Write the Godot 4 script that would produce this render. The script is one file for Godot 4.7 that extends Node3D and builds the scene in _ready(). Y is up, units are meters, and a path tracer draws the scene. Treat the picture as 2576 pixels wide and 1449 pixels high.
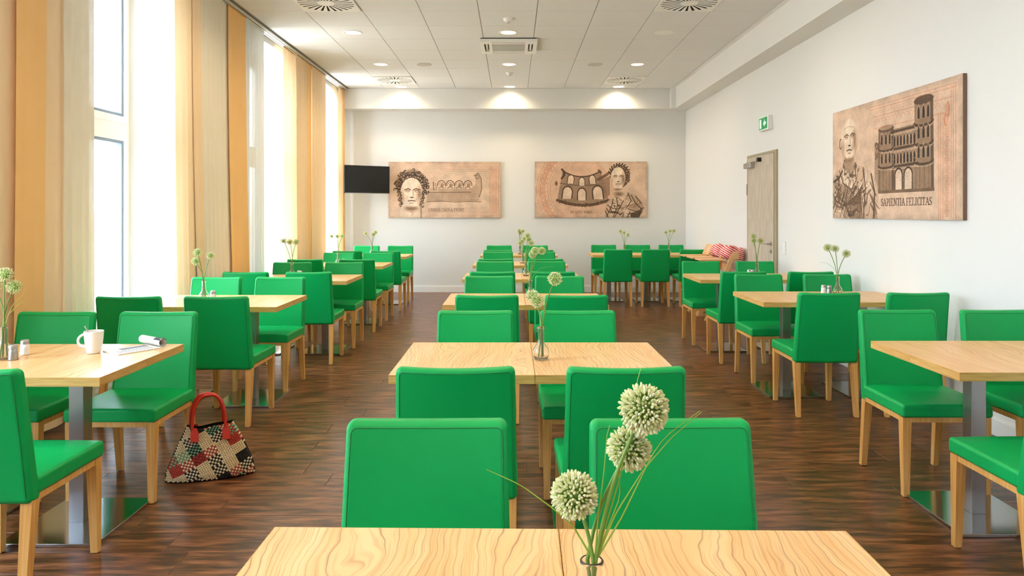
extends Node3D
# A breakfast room with rows of green chairs. Distances: x to the right, y up, d away from the camera (d = -z), metres.

var M := {}
var taken := {}
const ROOM_L := -3.06
const ROOM_R := 3.085
const ROOM_B := 12.97
const ROOM_F := -3.2
const CEIL := 3.59
const EYE := 1.42
const FOC := 1825.0

func _ready() -> void:
	# ---------------------------------------------------------------- camera, sky, exposure
	var cam := Camera3D.new()
	cam.name = "camera"
	cam.position = Vector3(0, EYE, 0)
	cam.set_frustum(0.05 * 1449.0 / FOC, Vector2(-3.0, -189.5) / FOC * 0.05, 0.05, 200.0)
	add_child(cam)
	cam.current = true
	var env := Environment.new()
	env.background_mode = Environment.BG_SKY
	var sky := Sky.new()
	var sm := ProceduralSkyMaterial.new()
	sm.sky_top_color = Color(0.81, 0.905, 1.0)
	sm.sky_horizon_color = Color(0.90, 0.955, 1.0)
	sm.ground_bottom_color = Color(0.72, 0.72, 0.70)
	sm.ground_horizon_color = Color(0.80, 0.80, 0.80)
	sky.sky_material = sm
	env.sky = sky
	env.background_energy_multiplier = 27.0
	env.tonemap_mode = Environment.TONE_MAPPER_LINEAR
	env.tonemap_exposure = 1.0
	env.sdfgi_enabled = true
	env.ssao_enabled = true
	env.ssil_enabled = true
	var we := WorldEnvironment.new()
	we.name = "environment"
	we.environment = env
	add_child(we)

	make_materials()
	build_shell()
	build_windows()
	build_ceiling()
	build_curtains()
	build_door()
	build_pictures()
	build_tv()
	build_tables_and_chairs()
	build_high_chairs()
	build_vases()
	build_table_things()
	build_bag()

# ==================================================================== bookkeeping
func V(x: float, y: float, d: float) -> Vector3:
	return Vector3(x, y, -d)

func numbered(called: String) -> String:
	if not taken.has(called):
		taken[called] = 0
		return called
	taken[called] += 1
	return "%s_%03d" % [called, taken[called]]

func tag(o: Node, label: String, category: String, group := "") -> void:
	o.set_meta("label", label)
	o.set_meta("category", category)
	if group != "":
		o.set_meta("group", group)

func thing(called: String, label: String, category: String, at := Vector3.ZERO, turn := 0.0, group := "") -> Node3D:
	var o := Node3D.new()
	o.name = numbered(called)
	add_child(o)
	o.position = at
	o.rotation.y = turn
	tag(o, label, category, group)
	return o

func struct_node(called: String) -> Node3D:
	var o := Node3D.new()
	o.name = called
	add_child(o)
	o.set_meta("kind", "structure")
	return o

func part(parent: Node, called: String, mesh: Mesh, mat: Material) -> MeshInstance3D:
	var o := MeshInstance3D.new()
	o.name = called
	o.mesh = mesh
	o.material_override = mat
	parent.add_child(o, true)
	return o

func copy_of(src: Node3D, label: String, group: String, at: Vector3, turn := 0.0) -> Node3D:
	var base := String(src.name).rstrip("0123456789").trim_suffix("_")
	var c: Node3D = src.duplicate()
	c.name = numbered(base)
	add_child(c)
	c.position = at
	c.rotation = Vector3(0, turn, 0)
	c.set_meta("label", label)
	c.set_meta("group", group)
	return c

# ==================================================================== mesh helpers
func begin() -> SurfaceTool:
	var st := SurfaceTool.new()
	st.begin(Mesh.PRIMITIVE_TRIANGLES)
	return st

func tri(st: SurfaceTool, a: Vector3, b: Vector3, c: Vector3, ua := Vector2.ZERO, ub := Vector2.ZERO, uc := Vector2.ZERO) -> void:
	# a, b, c run anticlockwise seen from outside; Godot wants clockwise
	var n := (b - a).cross(c - a).normalized()
	st.set_normal(n); st.set_uv(ua); st.add_vertex(a)
	st.set_normal(n); st.set_uv(uc); st.add_vertex(c)
	st.set_normal(n); st.set_uv(ub); st.add_vertex(b)

func quad(st: SurfaceTool, a: Vector3, b: Vector3, c: Vector3, d: Vector3, uv := Rect2(0, 0, 1, 1)) -> void:
	var u0 := uv.position
	var u1 := uv.end
	tri(st, a, b, c, Vector2(u0.x, u1.y), Vector2(u1.x, u1.y), Vector2(u1.x, u0.y))
	tri(st, a, c, d, Vector2(u0.x, u1.y), Vector2(u1.x, u0.y), Vector2(u0.x, u0.y))

func box(st: SurfaceTool, lo: Vector3, hi: Vector3, uv := Rect2(0, 0, 1, 1)) -> void:
	var a := Vector3(minf(lo.x, hi.x), minf(lo.y, hi.y), minf(lo.z, hi.z))
	var b := Vector3(maxf(lo.x, hi.x), maxf(lo.y, hi.y), maxf(lo.z, hi.z))
	quad(st, Vector3(a.x, a.y, b.z), Vector3(b.x, a.y, b.z), Vector3(b.x, b.y, b.z), Vector3(a.x, b.y, b.z), uv)
	quad(st, Vector3(b.x, a.y, a.z), Vector3(a.x, a.y, a.z), Vector3(a.x, b.y, a.z), Vector3(b.x, b.y, a.z), uv)
	quad(st, Vector3(b.x, a.y, b.z), Vector3(b.x, a.y, a.z), Vector3(b.x, b.y, a.z), Vector3(b.x, b.y, b.z), uv)
	quad(st, Vector3(a.x, a.y, a.z), Vector3(a.x, a.y, b.z), Vector3(a.x, b.y, b.z), Vector3(a.x, b.y, a.z), uv)
	quad(st, Vector3(a.x, b.y, b.z), Vector3(b.x, b.y, b.z), Vector3(b.x, b.y, a.z), Vector3(a.x, b.y, a.z), uv)
	quad(st, Vector3(a.x, a.y, a.z), Vector3(b.x, a.y, a.z), Vector3(b.x, a.y, b.z), Vector3(a.x, a.y, b.z), uv)

func cbox(cx: float, cy: float, cz: float, sx: float, sy: float, sz: float) -> ArrayMesh:
	var st := begin()
	box(st, Vector3(cx - sx / 2, cy - sy / 2, cz - sz / 2), Vector3(cx + sx / 2, cy + sy / 2, cz + sz / 2))
	return st.commit()

func axis_list(lo: float, hi: float, r: float, seg: int, div: int) -> PackedFloat32Array:
	var l := PackedFloat32Array()
	for k in seg + 1:
		l.append(lo + r * (1.0 - tan(PI / 4 * (1.0 - float(k) / seg))))
	for k in range(1, div):
		l.append(lerpf(lo + r, hi - r, float(k) / div))
	for k in seg + 1:
		l.append(hi - r * (1.0 - tan(PI / 4 * float(k) / seg)))
	return l

func same(p: Vector3) -> Vector3:
	return p

# a box with rounded edges; warp bends it
func rbox(lo: Vector3, hi: Vector3, r: float, seg := 2, div := Vector3i(1, 1, 1), warp: Variant = null, into: SurfaceTool = null) -> ArrayMesh:
	var st := begin() if into == null else into
	var f: Callable = same if warp == null else warp
	var ax := [axis_list(lo.x, hi.x, r, seg, div.x), axis_list(lo.y, hi.y, r, seg, div.y), axis_list(lo.z, hi.z, r, seg, div.z)]
	var inlo := lo + Vector3(r, r, r)
	var inhi := hi - Vector3(r, r, r)
	for k in 3:
		var i := (k + 1) % 3
		var j := (k + 2) % 3
		for side in 2:
			var A: PackedFloat32Array = ax[i]
			var B: PackedFloat32Array = ax[j]
			var grid := []
			for b in B.size():
				for a in A.size():
					var p := Vector3.ZERO
					p[i] = A[a]
					p[j] = B[b]
					p[k] = hi[k] if side == 1 else lo[k]
					var q := p.clamp(inlo, inhi)
					var n := (p - q).normalized()
					var s := q + n * r
					var t1 := n.cross(Vector3(0.31, 0.83, 0.46)).normalized()
					var t2 := n.cross(t1)
					var o: Vector3 = f.call(s)
					var n1: Vector3 = (f.call(s + t1 * 0.001) - o).cross(f.call(s + t2 * 0.001) - o).normalized()
					grid.append([o, n1, Vector2(a, b)])
			var w := A.size()
			for b in B.size() - 1:
				for a in w - 1:
					var q4 := [grid[b * w + a], grid[b * w + a + 1], grid[(b + 1) * w + a + 1], grid[(b + 1) * w + a]]
					var order := [0, 2, 1, 0, 3, 2] if side == 1 else [0, 1, 2, 0, 2, 3]
					for o in order:
						st.set_normal(q4[o][1])
						st.set_uv(q4[o][2])
						st.add_vertex(q4[o][0])
	if into != null:
		return null
	st.index()
	return st.commit()

func ring_quads(st: SurfaceTool, rings: Array, normals: Array, closed_loop := true) -> void:
	# rings: arrays of points, same length; each ring runs anticlockwise round the direction of travel
	var n: int = rings[0].size()
	var m := n if closed_loop else n - 1
	for k in rings.size() - 1:
		for i in m:
			var j := (i + 1) % n
			for c in [[k, i], [k + 1, j], [k, j], [k, i], [k + 1, i], [k + 1, j]]:
				st.set_normal(normals[c[0]][c[1]])
				st.set_uv(Vector2(float(c[1]) / n, float(c[0]) / rings.size()))
				st.add_vertex(rings[c[0]][c[1]])

func tube(st: SurfaceTool, pts: Array, radii: Array, seg := 8, caps := true) -> void:
	var rings := []
	var norms := []
	var up := Vector3(0.13, 0.97, 0.21)
	var count := pts.size()
	for k in count:
		var dir: Vector3 = (pts[mini(k + 1, count - 1)] - pts[maxi(k - 1, 0)]).normalized()
		var s := dir.cross(up)
		if s.length() < 0.05:
			s = dir.cross(Vector3(1, 0.2, 0))
		s = s.normalized()
		var t := dir.cross(s).normalized()
		up = -t if up.dot(t) < 0 else t
		var ring := []
		var nn := []
		for i in seg:
			var a := TAU * i / seg
			var n := s * cos(a) + dir.cross(s) * sin(a)
			ring.append(pts[k] + n * float(radii[k]))
			nn.append(n)
		rings.append(ring)
		norms.append(nn)
	ring_quads(st, rings, norms)
	if caps:
		for e in 2:
			var k := 0 if e == 0 else count - 1
			for i in seg:
				var j := (i + 1) % seg
				if e == 0:
					tri(st, pts[k], rings[k][j], rings[k][i])
				else:
					tri(st, pts[k], rings[k][i], rings[k][j])

func lathe(st: SurfaceTool, prof: Array, seg := 20, at := Vector3.ZERO) -> void:
	# prof: Vector2(radius, height) from bottom to top along the outside
	var rings := []
	var norms := []
	for k in prof.size():
		var a: Vector2 = prof[maxi(k - 1, 0)]
		var b: Vector2 = prof[mini(k + 1, prof.size() - 1)]
		var t := (b - a).normalized()
		var ring := []
		var nn := []
		for i in seg:
			var g := -TAU * i / seg
			var dir := Vector3(cos(g), 0, sin(g))
			ring.append(at + dir * prof[k].x + Vector3(0, prof[k].y, 0))
			nn.append((dir * t.y + Vector3(0, -t.x, 0)).normalized())
		rings.append(ring)
		norms.append(nn)
	ring_quads(st, rings, norms)

# a flat outline (x, y) pushed out from z0 to z1, then moved by f
func slab(st: SurfaceTool, poly: PackedVector2Array, z0: float, z1: float, f: Variant = null) -> void:
	var g: Callable = same if f == null else f
	var pts := poly
	if not Geometry2D.is_polygon_clockwise(pts):
		pts = pts.duplicate()
	else:
		pts = pts.duplicate()
		pts.reverse()
	var n := pts.size()
	var idx := Geometry2D.triangulate_polygon(pts)
	for t in range(0, idx.size(), 3):
		var a := pts[idx[t]]
		var b := pts[idx[t + 1]]
		var c := pts[idx[t + 2]]
		if (b - a).cross(c - a) < 0:
			var h := b
			b = c
			c = h
		tri(st, g.call(Vector3(a.x, a.y, z1)), g.call(Vector3(b.x, b.y, z1)), g.call(Vector3(c.x, c.y, z1)))
		tri(st, g.call(Vector3(a.x, a.y, z0)), g.call(Vector3(c.x, c.y, z0)), g.call(Vector3(b.x, b.y, z0)))
	# is_polygon_clockwise counts in y-down axes, so settle the winding by area
	var area := 0.0
	for i in n:
		area += pts[i].cross(pts[(i + 1) % n])
	for i in n:
		var p := pts[i]
		var q := pts[(i + 1) % n]
		if area < 0:
			var h := p
			p = q
			q = h
		quad(st, g.call(Vector3(p.x, p.y, z0)), g.call(Vector3(q.x, q.y, z0)), g.call(Vector3(q.x, q.y, z1)), g.call(Vector3(p.x, p.y, z1)))

# ==================================================================== materials
func mat(called: String, c: Color, rough := 0.6, metal := 0.0) -> StandardMaterial3D:
	var m := StandardMaterial3D.new()
	m.resource_name = called
	m.albedo_color = c
	m.roughness = rough
	m.metallic = metal
	M[called] = m
	return m

func noise_tex(freq: float, seed_: int, size := 512, ramp: Gradient = null, octaves := 4) -> ImageTexture:
	var n := FastNoiseLite.new()
	n.seed = seed_
	n.frequency = freq
	n.fractal_octaves = octaves
	var im := n.get_seamless_image(size, size)
	if ramp:
		im.convert(Image.FORMAT_RGB8)
		for y in size:
			for x in size:
				im.set_pixel(x, y, ramp.sample(im.get_pixel(x, y).r))
	return ImageTexture.create_from_image(im)

func table_wood(seed_: int) -> ImageTexture:
	var W := 640
	var H := 800
	var n1 := FastNoiseLite.new(); n1.seed = seed_; n1.frequency = 1.0; n1.fractal_octaves = 2
	var n2 := FastNoiseLite.new(); n2.seed = seed_ + 7; n2.frequency = 1.0; n2.fractal_octaves = 3
	var im := Image.create_empty(W, H, false, Image.FORMAT_RGB8)
	var base := Color(0.925, 0.72, 0.485)
	var pale := Color(0.955, 0.80, 0.59)
	var dark := Color(0.55, 0.40, 0.27)
	var per := PackedFloat32Array()
	for i in 400:
		per.append(0.25 + 0.75 * absf(sin(i * 12.9898 + seed_) * 43758.5453 - floorf(sin(i * 12.9898 + seed_) * 43758.5453)))
	for y in H:
		var v := float(y) / H
		for x in W:
			var u := float(x) / W
			var warp := n1.get_noise_2d(u * 1.5, v * 0.55) * 4.2 + n2.get_noise_2d(u * 2.5 + 9.0, v * 2.6) * 0.9
			var s := u * 30.0 + warp + 60.0
			var k := int(floorf(s))
			var fr := s - k
			var w := 0.04 + 0.04 * per[k % 400]
			var line := clampf(1.0 - absf(fr - 0.5) / w, 0.0, 1.0) * per[(k * 3) % 400] * 0.7
			var soft := (1.0 - absf(fr - 0.5) * 2.0)
			var fine := n2.get_noise_2d(s * 2.6, v * 2.5)
			var c := base.lerp(pale, clampf(0.5 + n2.get_noise_2d(s * 0.35, v * 0.9 + 3.0) * 0.9, 0, 1))
			c = c.lerp(dark, clampf(line + soft * soft * 0.12 * per[k % 400] + maxf(0.0, fine - 0.12) * 0.55, 0.0, 0.8))
			im.set_pixel(x, y, c)
	im.generate_mipmaps()
	return ImageTexture.create_from_image(im)

func floor_wood() -> ImageTexture:
	var W := 1024
	var H := 1024
	var a := FastNoiseLite.new(); a.seed = 3; a.frequency = 1.0; a.fractal_octaves = 4
	var b := FastNoiseLite.new(); b.seed = 21; b.frequency = 1.0; b.fractal_octaves = 3
	var im := Image.create_empty(W, H, false, Image.FORMAT_RGB8)
	var c0 := Color(0.205, 0.12, 0.07)
	var c1 := Color(0.45, 0.275, 0.165)
	var c2 := Color(0.60, 0.395, 0.25)
	for y in H:
		var v := float(y) / H * 1.1
		for x in W:
			var u := float(x) / W * 1.25
			var wob := b.get_noise_2d(u * 2.0, v * 6.0) * 0.014
			var streak := a.get_noise_2d(u * 2.4, (v + wob) * 64.0)
			var fine := b.get_noise_2d(u * 9.0, (v + wob) * 260.0)
			var cloud := a.get_noise_2d(u * 3.2 + 40.0, v * 15.0)
			var t := clampf(0.5 + streak * 0.42 + fine * 0.30 + cloud * 0.75, 0.0, 1.0)
			var c := c0.lerp(c1, minf(t * 1.7, 1.0))
			if t > 0.6:
				c = c1.lerp(c2, (t - 0.6) / 0.4)
			im.set_pixel(x, y, c)
	return ImageTexture.create_from_image(im)

func grain_tex(seed_: int, c0: Color, c1: Color, stretch: float, fine: float) -> ImageTexture:
	# grain runs along the texture's v
	var S := 256
	var a := FastNoiseLite.new(); a.seed = seed_; a.frequency = 1.0; a.fractal_octaves = 3
	var im := Image.create_empty(S, S, false, Image.FORMAT_RGB8)
	for y in S:
		for x in S:
			var u := float(x) / S
			var v := float(y) / S
			var t := clampf(0.5 + a.get_noise_2d(u * fine, v * stretch) * 0.75, 0, 1)
			im.set_pixel(x, y, c0.lerp(c1, t))
	return ImageTexture.create_from_image(im)

func make_materials() -> void:
	var m := mat("wall paint", Color(0.905, 0.905, 0.90), 0.5)
	m = mat("ceiling tile", Color(0.90, 0.905, 0.91), 0.85)
	m = mat("ceiling grid", Color(0.62, 0.61, 0.59), 0.6)
	m = mat("white paint", Color(0.95, 0.95, 0.945), 0.45)
	m = mat("white plastic", Color(0.94, 0.94, 0.93), 0.35)
	m = mat("shade_strip", Color(0.45, 0.52, 0.60), 0.5)  # blue-grey strip: shade on the outer reveal put into the colour
	m = mat("dark slot", Color(0.05, 0.05, 0.05), 0.8)
	m = mat("grille grey", Color(0.78, 0.78, 0.76), 0.6)
	# leather
	m = mat("green leather", Color(0.0, 0.645, 0.325), 0.42)
	m.metallic_specular = 0.38
	m.heightmap_enabled = true
	m.heightmap_texture = noise_tex(0.02, 5, 256)
	m.heightmap_scale = 0.05
	m.uv1_triplanar = true
	m.uv1_scale = Vector3(4, 4, 4)
	mat("green stitching", Color(0.0, 0.50, 0.25), 0.45)
	m = mat("beech", Color(1, 1, 1), 0.42)
	m.albedo_texture = grain_tex(4, Color(0.84, 0.60, 0.30), Color(0.93, 0.73, 0.44), 1.2, 22.0)
	m.uv1_triplanar = true
	m.uv1_scale = Vector3(2.2, 2.2, 2.2)
	for k in 2:
		m = mat("table top %d" % k, Color(1, 1, 1), 0.30)
		m.metallic_specular = 0.42
		m.albedo_texture = table_wood(11 + k * 30)
	m = mat("table edge", Color(1, 1, 1), 0.4)
	m.albedo_texture = grain_tex(9, Color(0.78, 0.58, 0.30), Color(0.90, 0.73, 0.45), 24.0, 1.6)
	m.uv1_triplanar = true
	m.uv1_scale = Vector3(2.5, 2.5, 2.5)
	mat("polished steel", Color(0.72, 0.73, 0.74), 0.13, 1.0)
	mat("brushed steel", Color(0.66, 0.66, 0.67), 0.32, 1.0)
	m = mat("floor board", Color(1, 1, 1), 0.29)
	m.albedo_texture = floor_wood()
	mat("floor bed", Color(0.16, 0.095, 0.06), 0.5)
	m = mat("door oak", Color(1, 1, 1), 0.5)
	m.albedo_texture = grain_tex(15, Color(0.70, 0.64, 0.56), Color(0.82, 0.77, 0.70), 1.5, 26.0)
	m.uv1_triplanar = true
	m.uv1_scale = Vector3(1.5, 1.5, 1.5)
	mat("door frame", Color(0.64, 0.60, 0.48), 0.45)
	mat("satin metal", Color(0.70, 0.70, 0.69), 0.35, 0.8)
	mat("black plastic", Color(0.035, 0.035, 0.04), 0.35)
	mat("screen", Color(0.055, 0.05, 0.05), 0.16)
	# curtains
	cloth("peach voile", Color(1.0, 0.88, 0.72), 0.995, 0.16)
	cloth("orange voile", Color(1.0, 0.80, 0.53), 0.995, 0.20)
	cloth("beige voile", Color(0.97, 0.93, 0.85), 0.99, 0.16)
	cloth("cream voile", Color(1.0, 0.88, 0.70), 0.93, 0.5)
	cloth("white voile", Color(0.94, 0.95, 0.95), 0.965, 0.22)
	# glass
	m = mat("window glass", Color(1, 1, 1, 0.04), 0.02)
	m.transparency = BaseMaterial3D.TRANSPARENCY_ALPHA
	m = mat("vase glass", Color(0.98, 0.98, 0.97, 0.02), 0.02)
	m.transparency = BaseMaterial3D.TRANSPARENCY_ALPHA
	m.refraction_enabled = true
	m.refraction_scale = 0.045
	# flowers
	m = mat("floret", Color(1, 1, 1), 0.6)
	m.vertex_color_use_as_albedo = true
	mat("pedicel", Color(0.50, 0.66, 0.28), 0.6)
	mat("stem green", Color(0.42, 0.56, 0.22), 0.5)
	mat("grass green", Color(0.55, 0.68, 0.24), 0.5)
	# small things
	m = mat("porcelain", Color(0.96, 0.955, 0.95), 0.18)
	mat("paper", Color(0.93, 0.93, 0.92), 0.6)
	mat("print grey", Color(0.50, 0.53, 0.58), 0.6)
	mat("print dark", Color(0.20, 0.22, 0.25), 0.6)
	mat("salt", Color(0.95, 0.95, 0.94), 0.5)
	mat("red leather", Color(0.76, 0.16, 0.07), 0.38)
	mat("bag lining", Color(0.07, 0.055, 0.05), 0.8)
	m = mat("woven straw", Color(1, 1, 1), 0.55)
	m.vertex_color_use_as_albedo = true
	mat("high chair wood", Color(0.90, 0.71, 0.50), 0.45)
	m = mat("striped cotton", Color(1, 1, 1), 0.85)
	m.vertex_color_use_as_albedo = true
	mat("sign green", Color(0.0, 0.62, 0.36), 0.4)
	mat("lettering", Color(0.30, 0.22, 0.19), 0.8)
	m = mat("lamp glow", Color(1, 0.96, 0.88), 0.5)
	m.emission_enabled = true
	m.emission = Color(1.0, 0.95, 0.84)
	m.emission_energy_multiplier = 3.0
	m = mat("sign glow", Color(0.85, 1.0, 0.93), 0.4)
	m.emission_enabled = true
	m.emission = Color(0.8, 1.0, 0.9)
	m.emission_energy_multiplier = 0.35

func cloth(called: String, c: Color, alpha: float, back: float) -> void:
	var m := mat(called, Color(c.r, c.g, c.b, alpha), 0.95)
	m.transparency = BaseMaterial3D.TRANSPARENCY_ALPHA
	m.backlight_enabled = true
	m.backlight = Color(c.r * back, c.g * back, c.b * back)
	m.cull_mode = BaseMaterial3D.CULL_DISABLED

# ==================================================================== the room
# the openings of the window wall: [near jamb, far jamb]
const WINDOWS := [[-2.1, -0.5], [1.45, 3.05], [5.0, 6.55], [8.42, 10.05], [11.05, 12.60]]
const SILL := 0.42
const SPRING := 3.36
const CROWN := 3.53

func arch_y(t: float) -> float:
	# height of the head over the opening, t from 0 to 1: a segmental arch with tight shoulders
	var s := absf(t * 2.0 - 1.0)
	return SPRING + (CROWN - SPRING) * sqrt(maxf(0.0, 1.0 - pow(s, 2.6)))

func build_shell() -> void:
	var outer := -3.62
	# floor: a bed and boards laid across the room
	var fl := struct_node("floor")
	part(fl, "screed", cbox((ROOM_L + ROOM_R) / 2, -0.055, -(ROOM_F + ROOM_B) / 2, ROOM_R - ROOM_L, 0.10, ROOM_B - ROOM_F), M["floor bed"])
	var BW := 0.184
	var BL := 1.22
	var variants := {}
	var rng := RandomNumberGenerator.new()
	rng.seed = 77
	var lines := int(ceil((ROOM_B - 2.35) / BW))
	for k in lines:
		var d0 := ROOM_B - (k + 1) * BW
		var x := ROOM_L - rng.randf() * BL * 0.9
		while x < ROOM_R - 0.001:
			var x0 := maxf(x, ROOM_L)
			var x1 := minf(x + BL, ROOM_R)
			if x1 - x0 > 0.03:
				var full := x1 - x0 > BL - 0.001
				var v := rng.randi() % 11
				var key := "%d" % v
				var mesh: ArrayMesh
				if full and variants.has(key):
					mesh = variants[key]
				else:
					mesh = board_mesh(x1 - x0, BW, v)
					if full:
						variants[key] = mesh
				var b := part(fl, "board", mesh, M["floor board"])
				b.position = V((x0 + x1) / 2, 0, d0 + BW / 2)
			x += BL
	# the boards near and behind the camera, out of view
	var st := begin()
	box(st, V(ROOM_L, -0.006, ROOM_F), V(ROOM_R, 0.0, ROOM_B - lines * BW), Rect2(0, 0, 5, 5))
	var rest := part(fl, "board_field", st.commit(), M["floor board"])
	rest.set_meta("kind", "stuff")

	# right wall, back wall, front wall
	var w := struct_node("wall_right")
	part(w, "plaster", cbox(ROOM_R + 0.1, CEIL / 2, -(ROOM_F + ROOM_B) / 2, 0.2, CEIL + 0.2, ROOM_B - ROOM_F + 0.4), M["wall paint"])
	w = struct_node("wall_back")
	part(w, "plaster", cbox((outer + ROOM_R) / 2, CEIL / 2, -ROOM_B - 0.1, ROOM_R - outer, CEIL + 0.2, 0.2), M["wall paint"])
	w = struct_node("wall_front")
	part(w, "plaster", cbox((outer + ROOM_R) / 2, CEIL / 2, -ROOM_F + 0.1, ROOM_R - outer, CEIL + 0.2, 0.2), M["wall paint"])
	# window wall with deep arched openings
	w = struct_node("wall_left")
	st = begin()
	var from := ROOM_F
	for o in WINDOWS:
		box(st, V(outer, -0.1, from), V(ROOM_L, CEIL + 0.1, o[0]))
		box(st, V(outer, -0.1, o[0]), V(ROOM_L, SILL, o[1]))
		var n := 20
		for i in n:
			var a := lerpf(o[0], o[1], float(i) / n)
			var b := lerpf(o[0], o[1], float(i + 1) / n)
			var ya := arch_y(float(i) / n)
			var yb := arch_y(float(i + 1) / n)
			quad(st, V(outer, ya, a), V(ROOM_L, ya, a), V(ROOM_L, yb, b), V(outer, yb, b))
			quad(st, V(ROOM_L, ya, a), V(ROOM_L, CEIL + 0.1, a), V(ROOM_L, CEIL + 0.1, b), V(ROOM_L, yb, b))
			quad(st, V(outer, ya, a), V(outer, yb, b), V(outer, CEIL + 0.1, b), V(outer, CEIL + 0.1, a))
		quad(st, V(outer, CEIL + 0.1, o[0]), V(outer, CEIL + 0.1, o[1]), V(ROOM_L, CEIL + 0.1, o[1]), V(ROOM_L, CEIL + 0.1, o[0]))
		from = o[1]
	box(st, V(outer, -0.1, from), V(ROOM_L, CEIL + 0.1, ROOM_B))
	part(w, "plaster", st.commit(), M["white paint"])
	# beams under the ceiling along the back and right walls
	var t := struct_node("trim_1")
	st = begin()
	box(st, V(ROOM_L, 3.235, 12.66), V(ROOM_R, CEIL, ROOM_B))
	part(t, "beam", st.commit(), M["wall paint"])
	t = struct_node("trim_2")
	st = begin()
	box(st, V(2.82, 3.235, ROOM_F), V(ROOM_R, CEIL, 12.66))
	part(t, "beam", st.commit(), M["wall paint"])
	t = struct_node("trim_3")
	st = begin()
	box(st, V(2.735, 3.235, 12.56), V(2.82, CEIL, 12.66))
	part(t, "beam_corner", st.commit(), M["wall paint"])
	# skirting
	var bb := struct_node("baseboard_back")
	st = begin()
	box(st, V(ROOM_L, 0, ROOM_B - 0.016), V(ROOM_R, 0.10, ROOM_B))
	box(st, V(ROOM_L, 0.10, ROOM_B - 0.011), V(ROOM_R, 0.112, ROOM_B))
	part(bb, "skirting", st.commit(), M["white paint"])
	bb = struct_node("baseboard_right")
	st = begin()
	box(st, V(ROOM_R - 0.016, 0, ROOM_F), V(ROOM_R, 0.10, 8.44))
	box(st, V(ROOM_R - 0.011, 0.10, ROOM_F), V(ROOM_R, 0.112, 8.44))
	box(st, V(ROOM_R - 0.016, 0, 9.53), V(ROOM_R, 0.10, ROOM_B - 0.016))
	box(st, V(ROOM_R - 0.011, 0.10, 9.53), V(ROOM_R, 0.112, ROOM_B - 0.016))
	part(bb, "skirting", st.commit(), M["white paint"])
	bb = struct_node("baseboard_left")
	st = begin()
	box(st, V(ROOM_L, 0, ROOM_F), V(ROOM_L + 0.016, 0.10, ROOM_B - 0.016))
	box(st, V(ROOM_L, 0.10, ROOM_F), V(ROOM_L + 0.011, 0.112, ROOM_B - 0.016))
	part(bb, "skirting", st.commit(), M["white paint"])

func board_mesh(l: float, w: float, v: int) -> ArrayMesh:
	var st := begin()
	var g := 0.0006
	var c := 0.0012
	var hx := l / 2 - g
	var hz := w / 2 - g
	var y := 0.0
	var u0 := fmod(v * 0.37, 1.0)
	var v0 := fmod(v * 0.0909, 1.0)
	var uv := Rect2(u0, v0 + 0.004, l / 1.25, 0.155)
	quad(st, Vector3(-hx + c, y, hz - c), Vector3(hx - c, y, hz - c), Vector3(hx - c, y, -hz + c), Vector3(-hx + c, y, -hz + c), uv)
	var lo := [Vector3(-hx, y - c, hz), Vector3(hx, y - c, hz), Vector3(hx, y - c, -hz), Vector3(-hx, y - c, -hz)]
	var hi := [Vector3(-hx + c, y, hz - c), Vector3(hx - c, y, hz - c), Vector3(hx - c, y, -hz + c), Vector3(-hx + c, y, -hz + c)]
	for i in 4:
		var j := (i + 1) % 4
		quad(st, lo[i], lo[j], hi[j], hi[i], Rect2(u0, v0, 0.4, 0.02))
		quad(st, lo[i] - Vector3(0, 0.004, 0), lo[j] - Vector3(0, 0.004, 0), lo[j], lo[i], Rect2(u0, v0, 0.4, 0.02))
	return st.commit()

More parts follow.
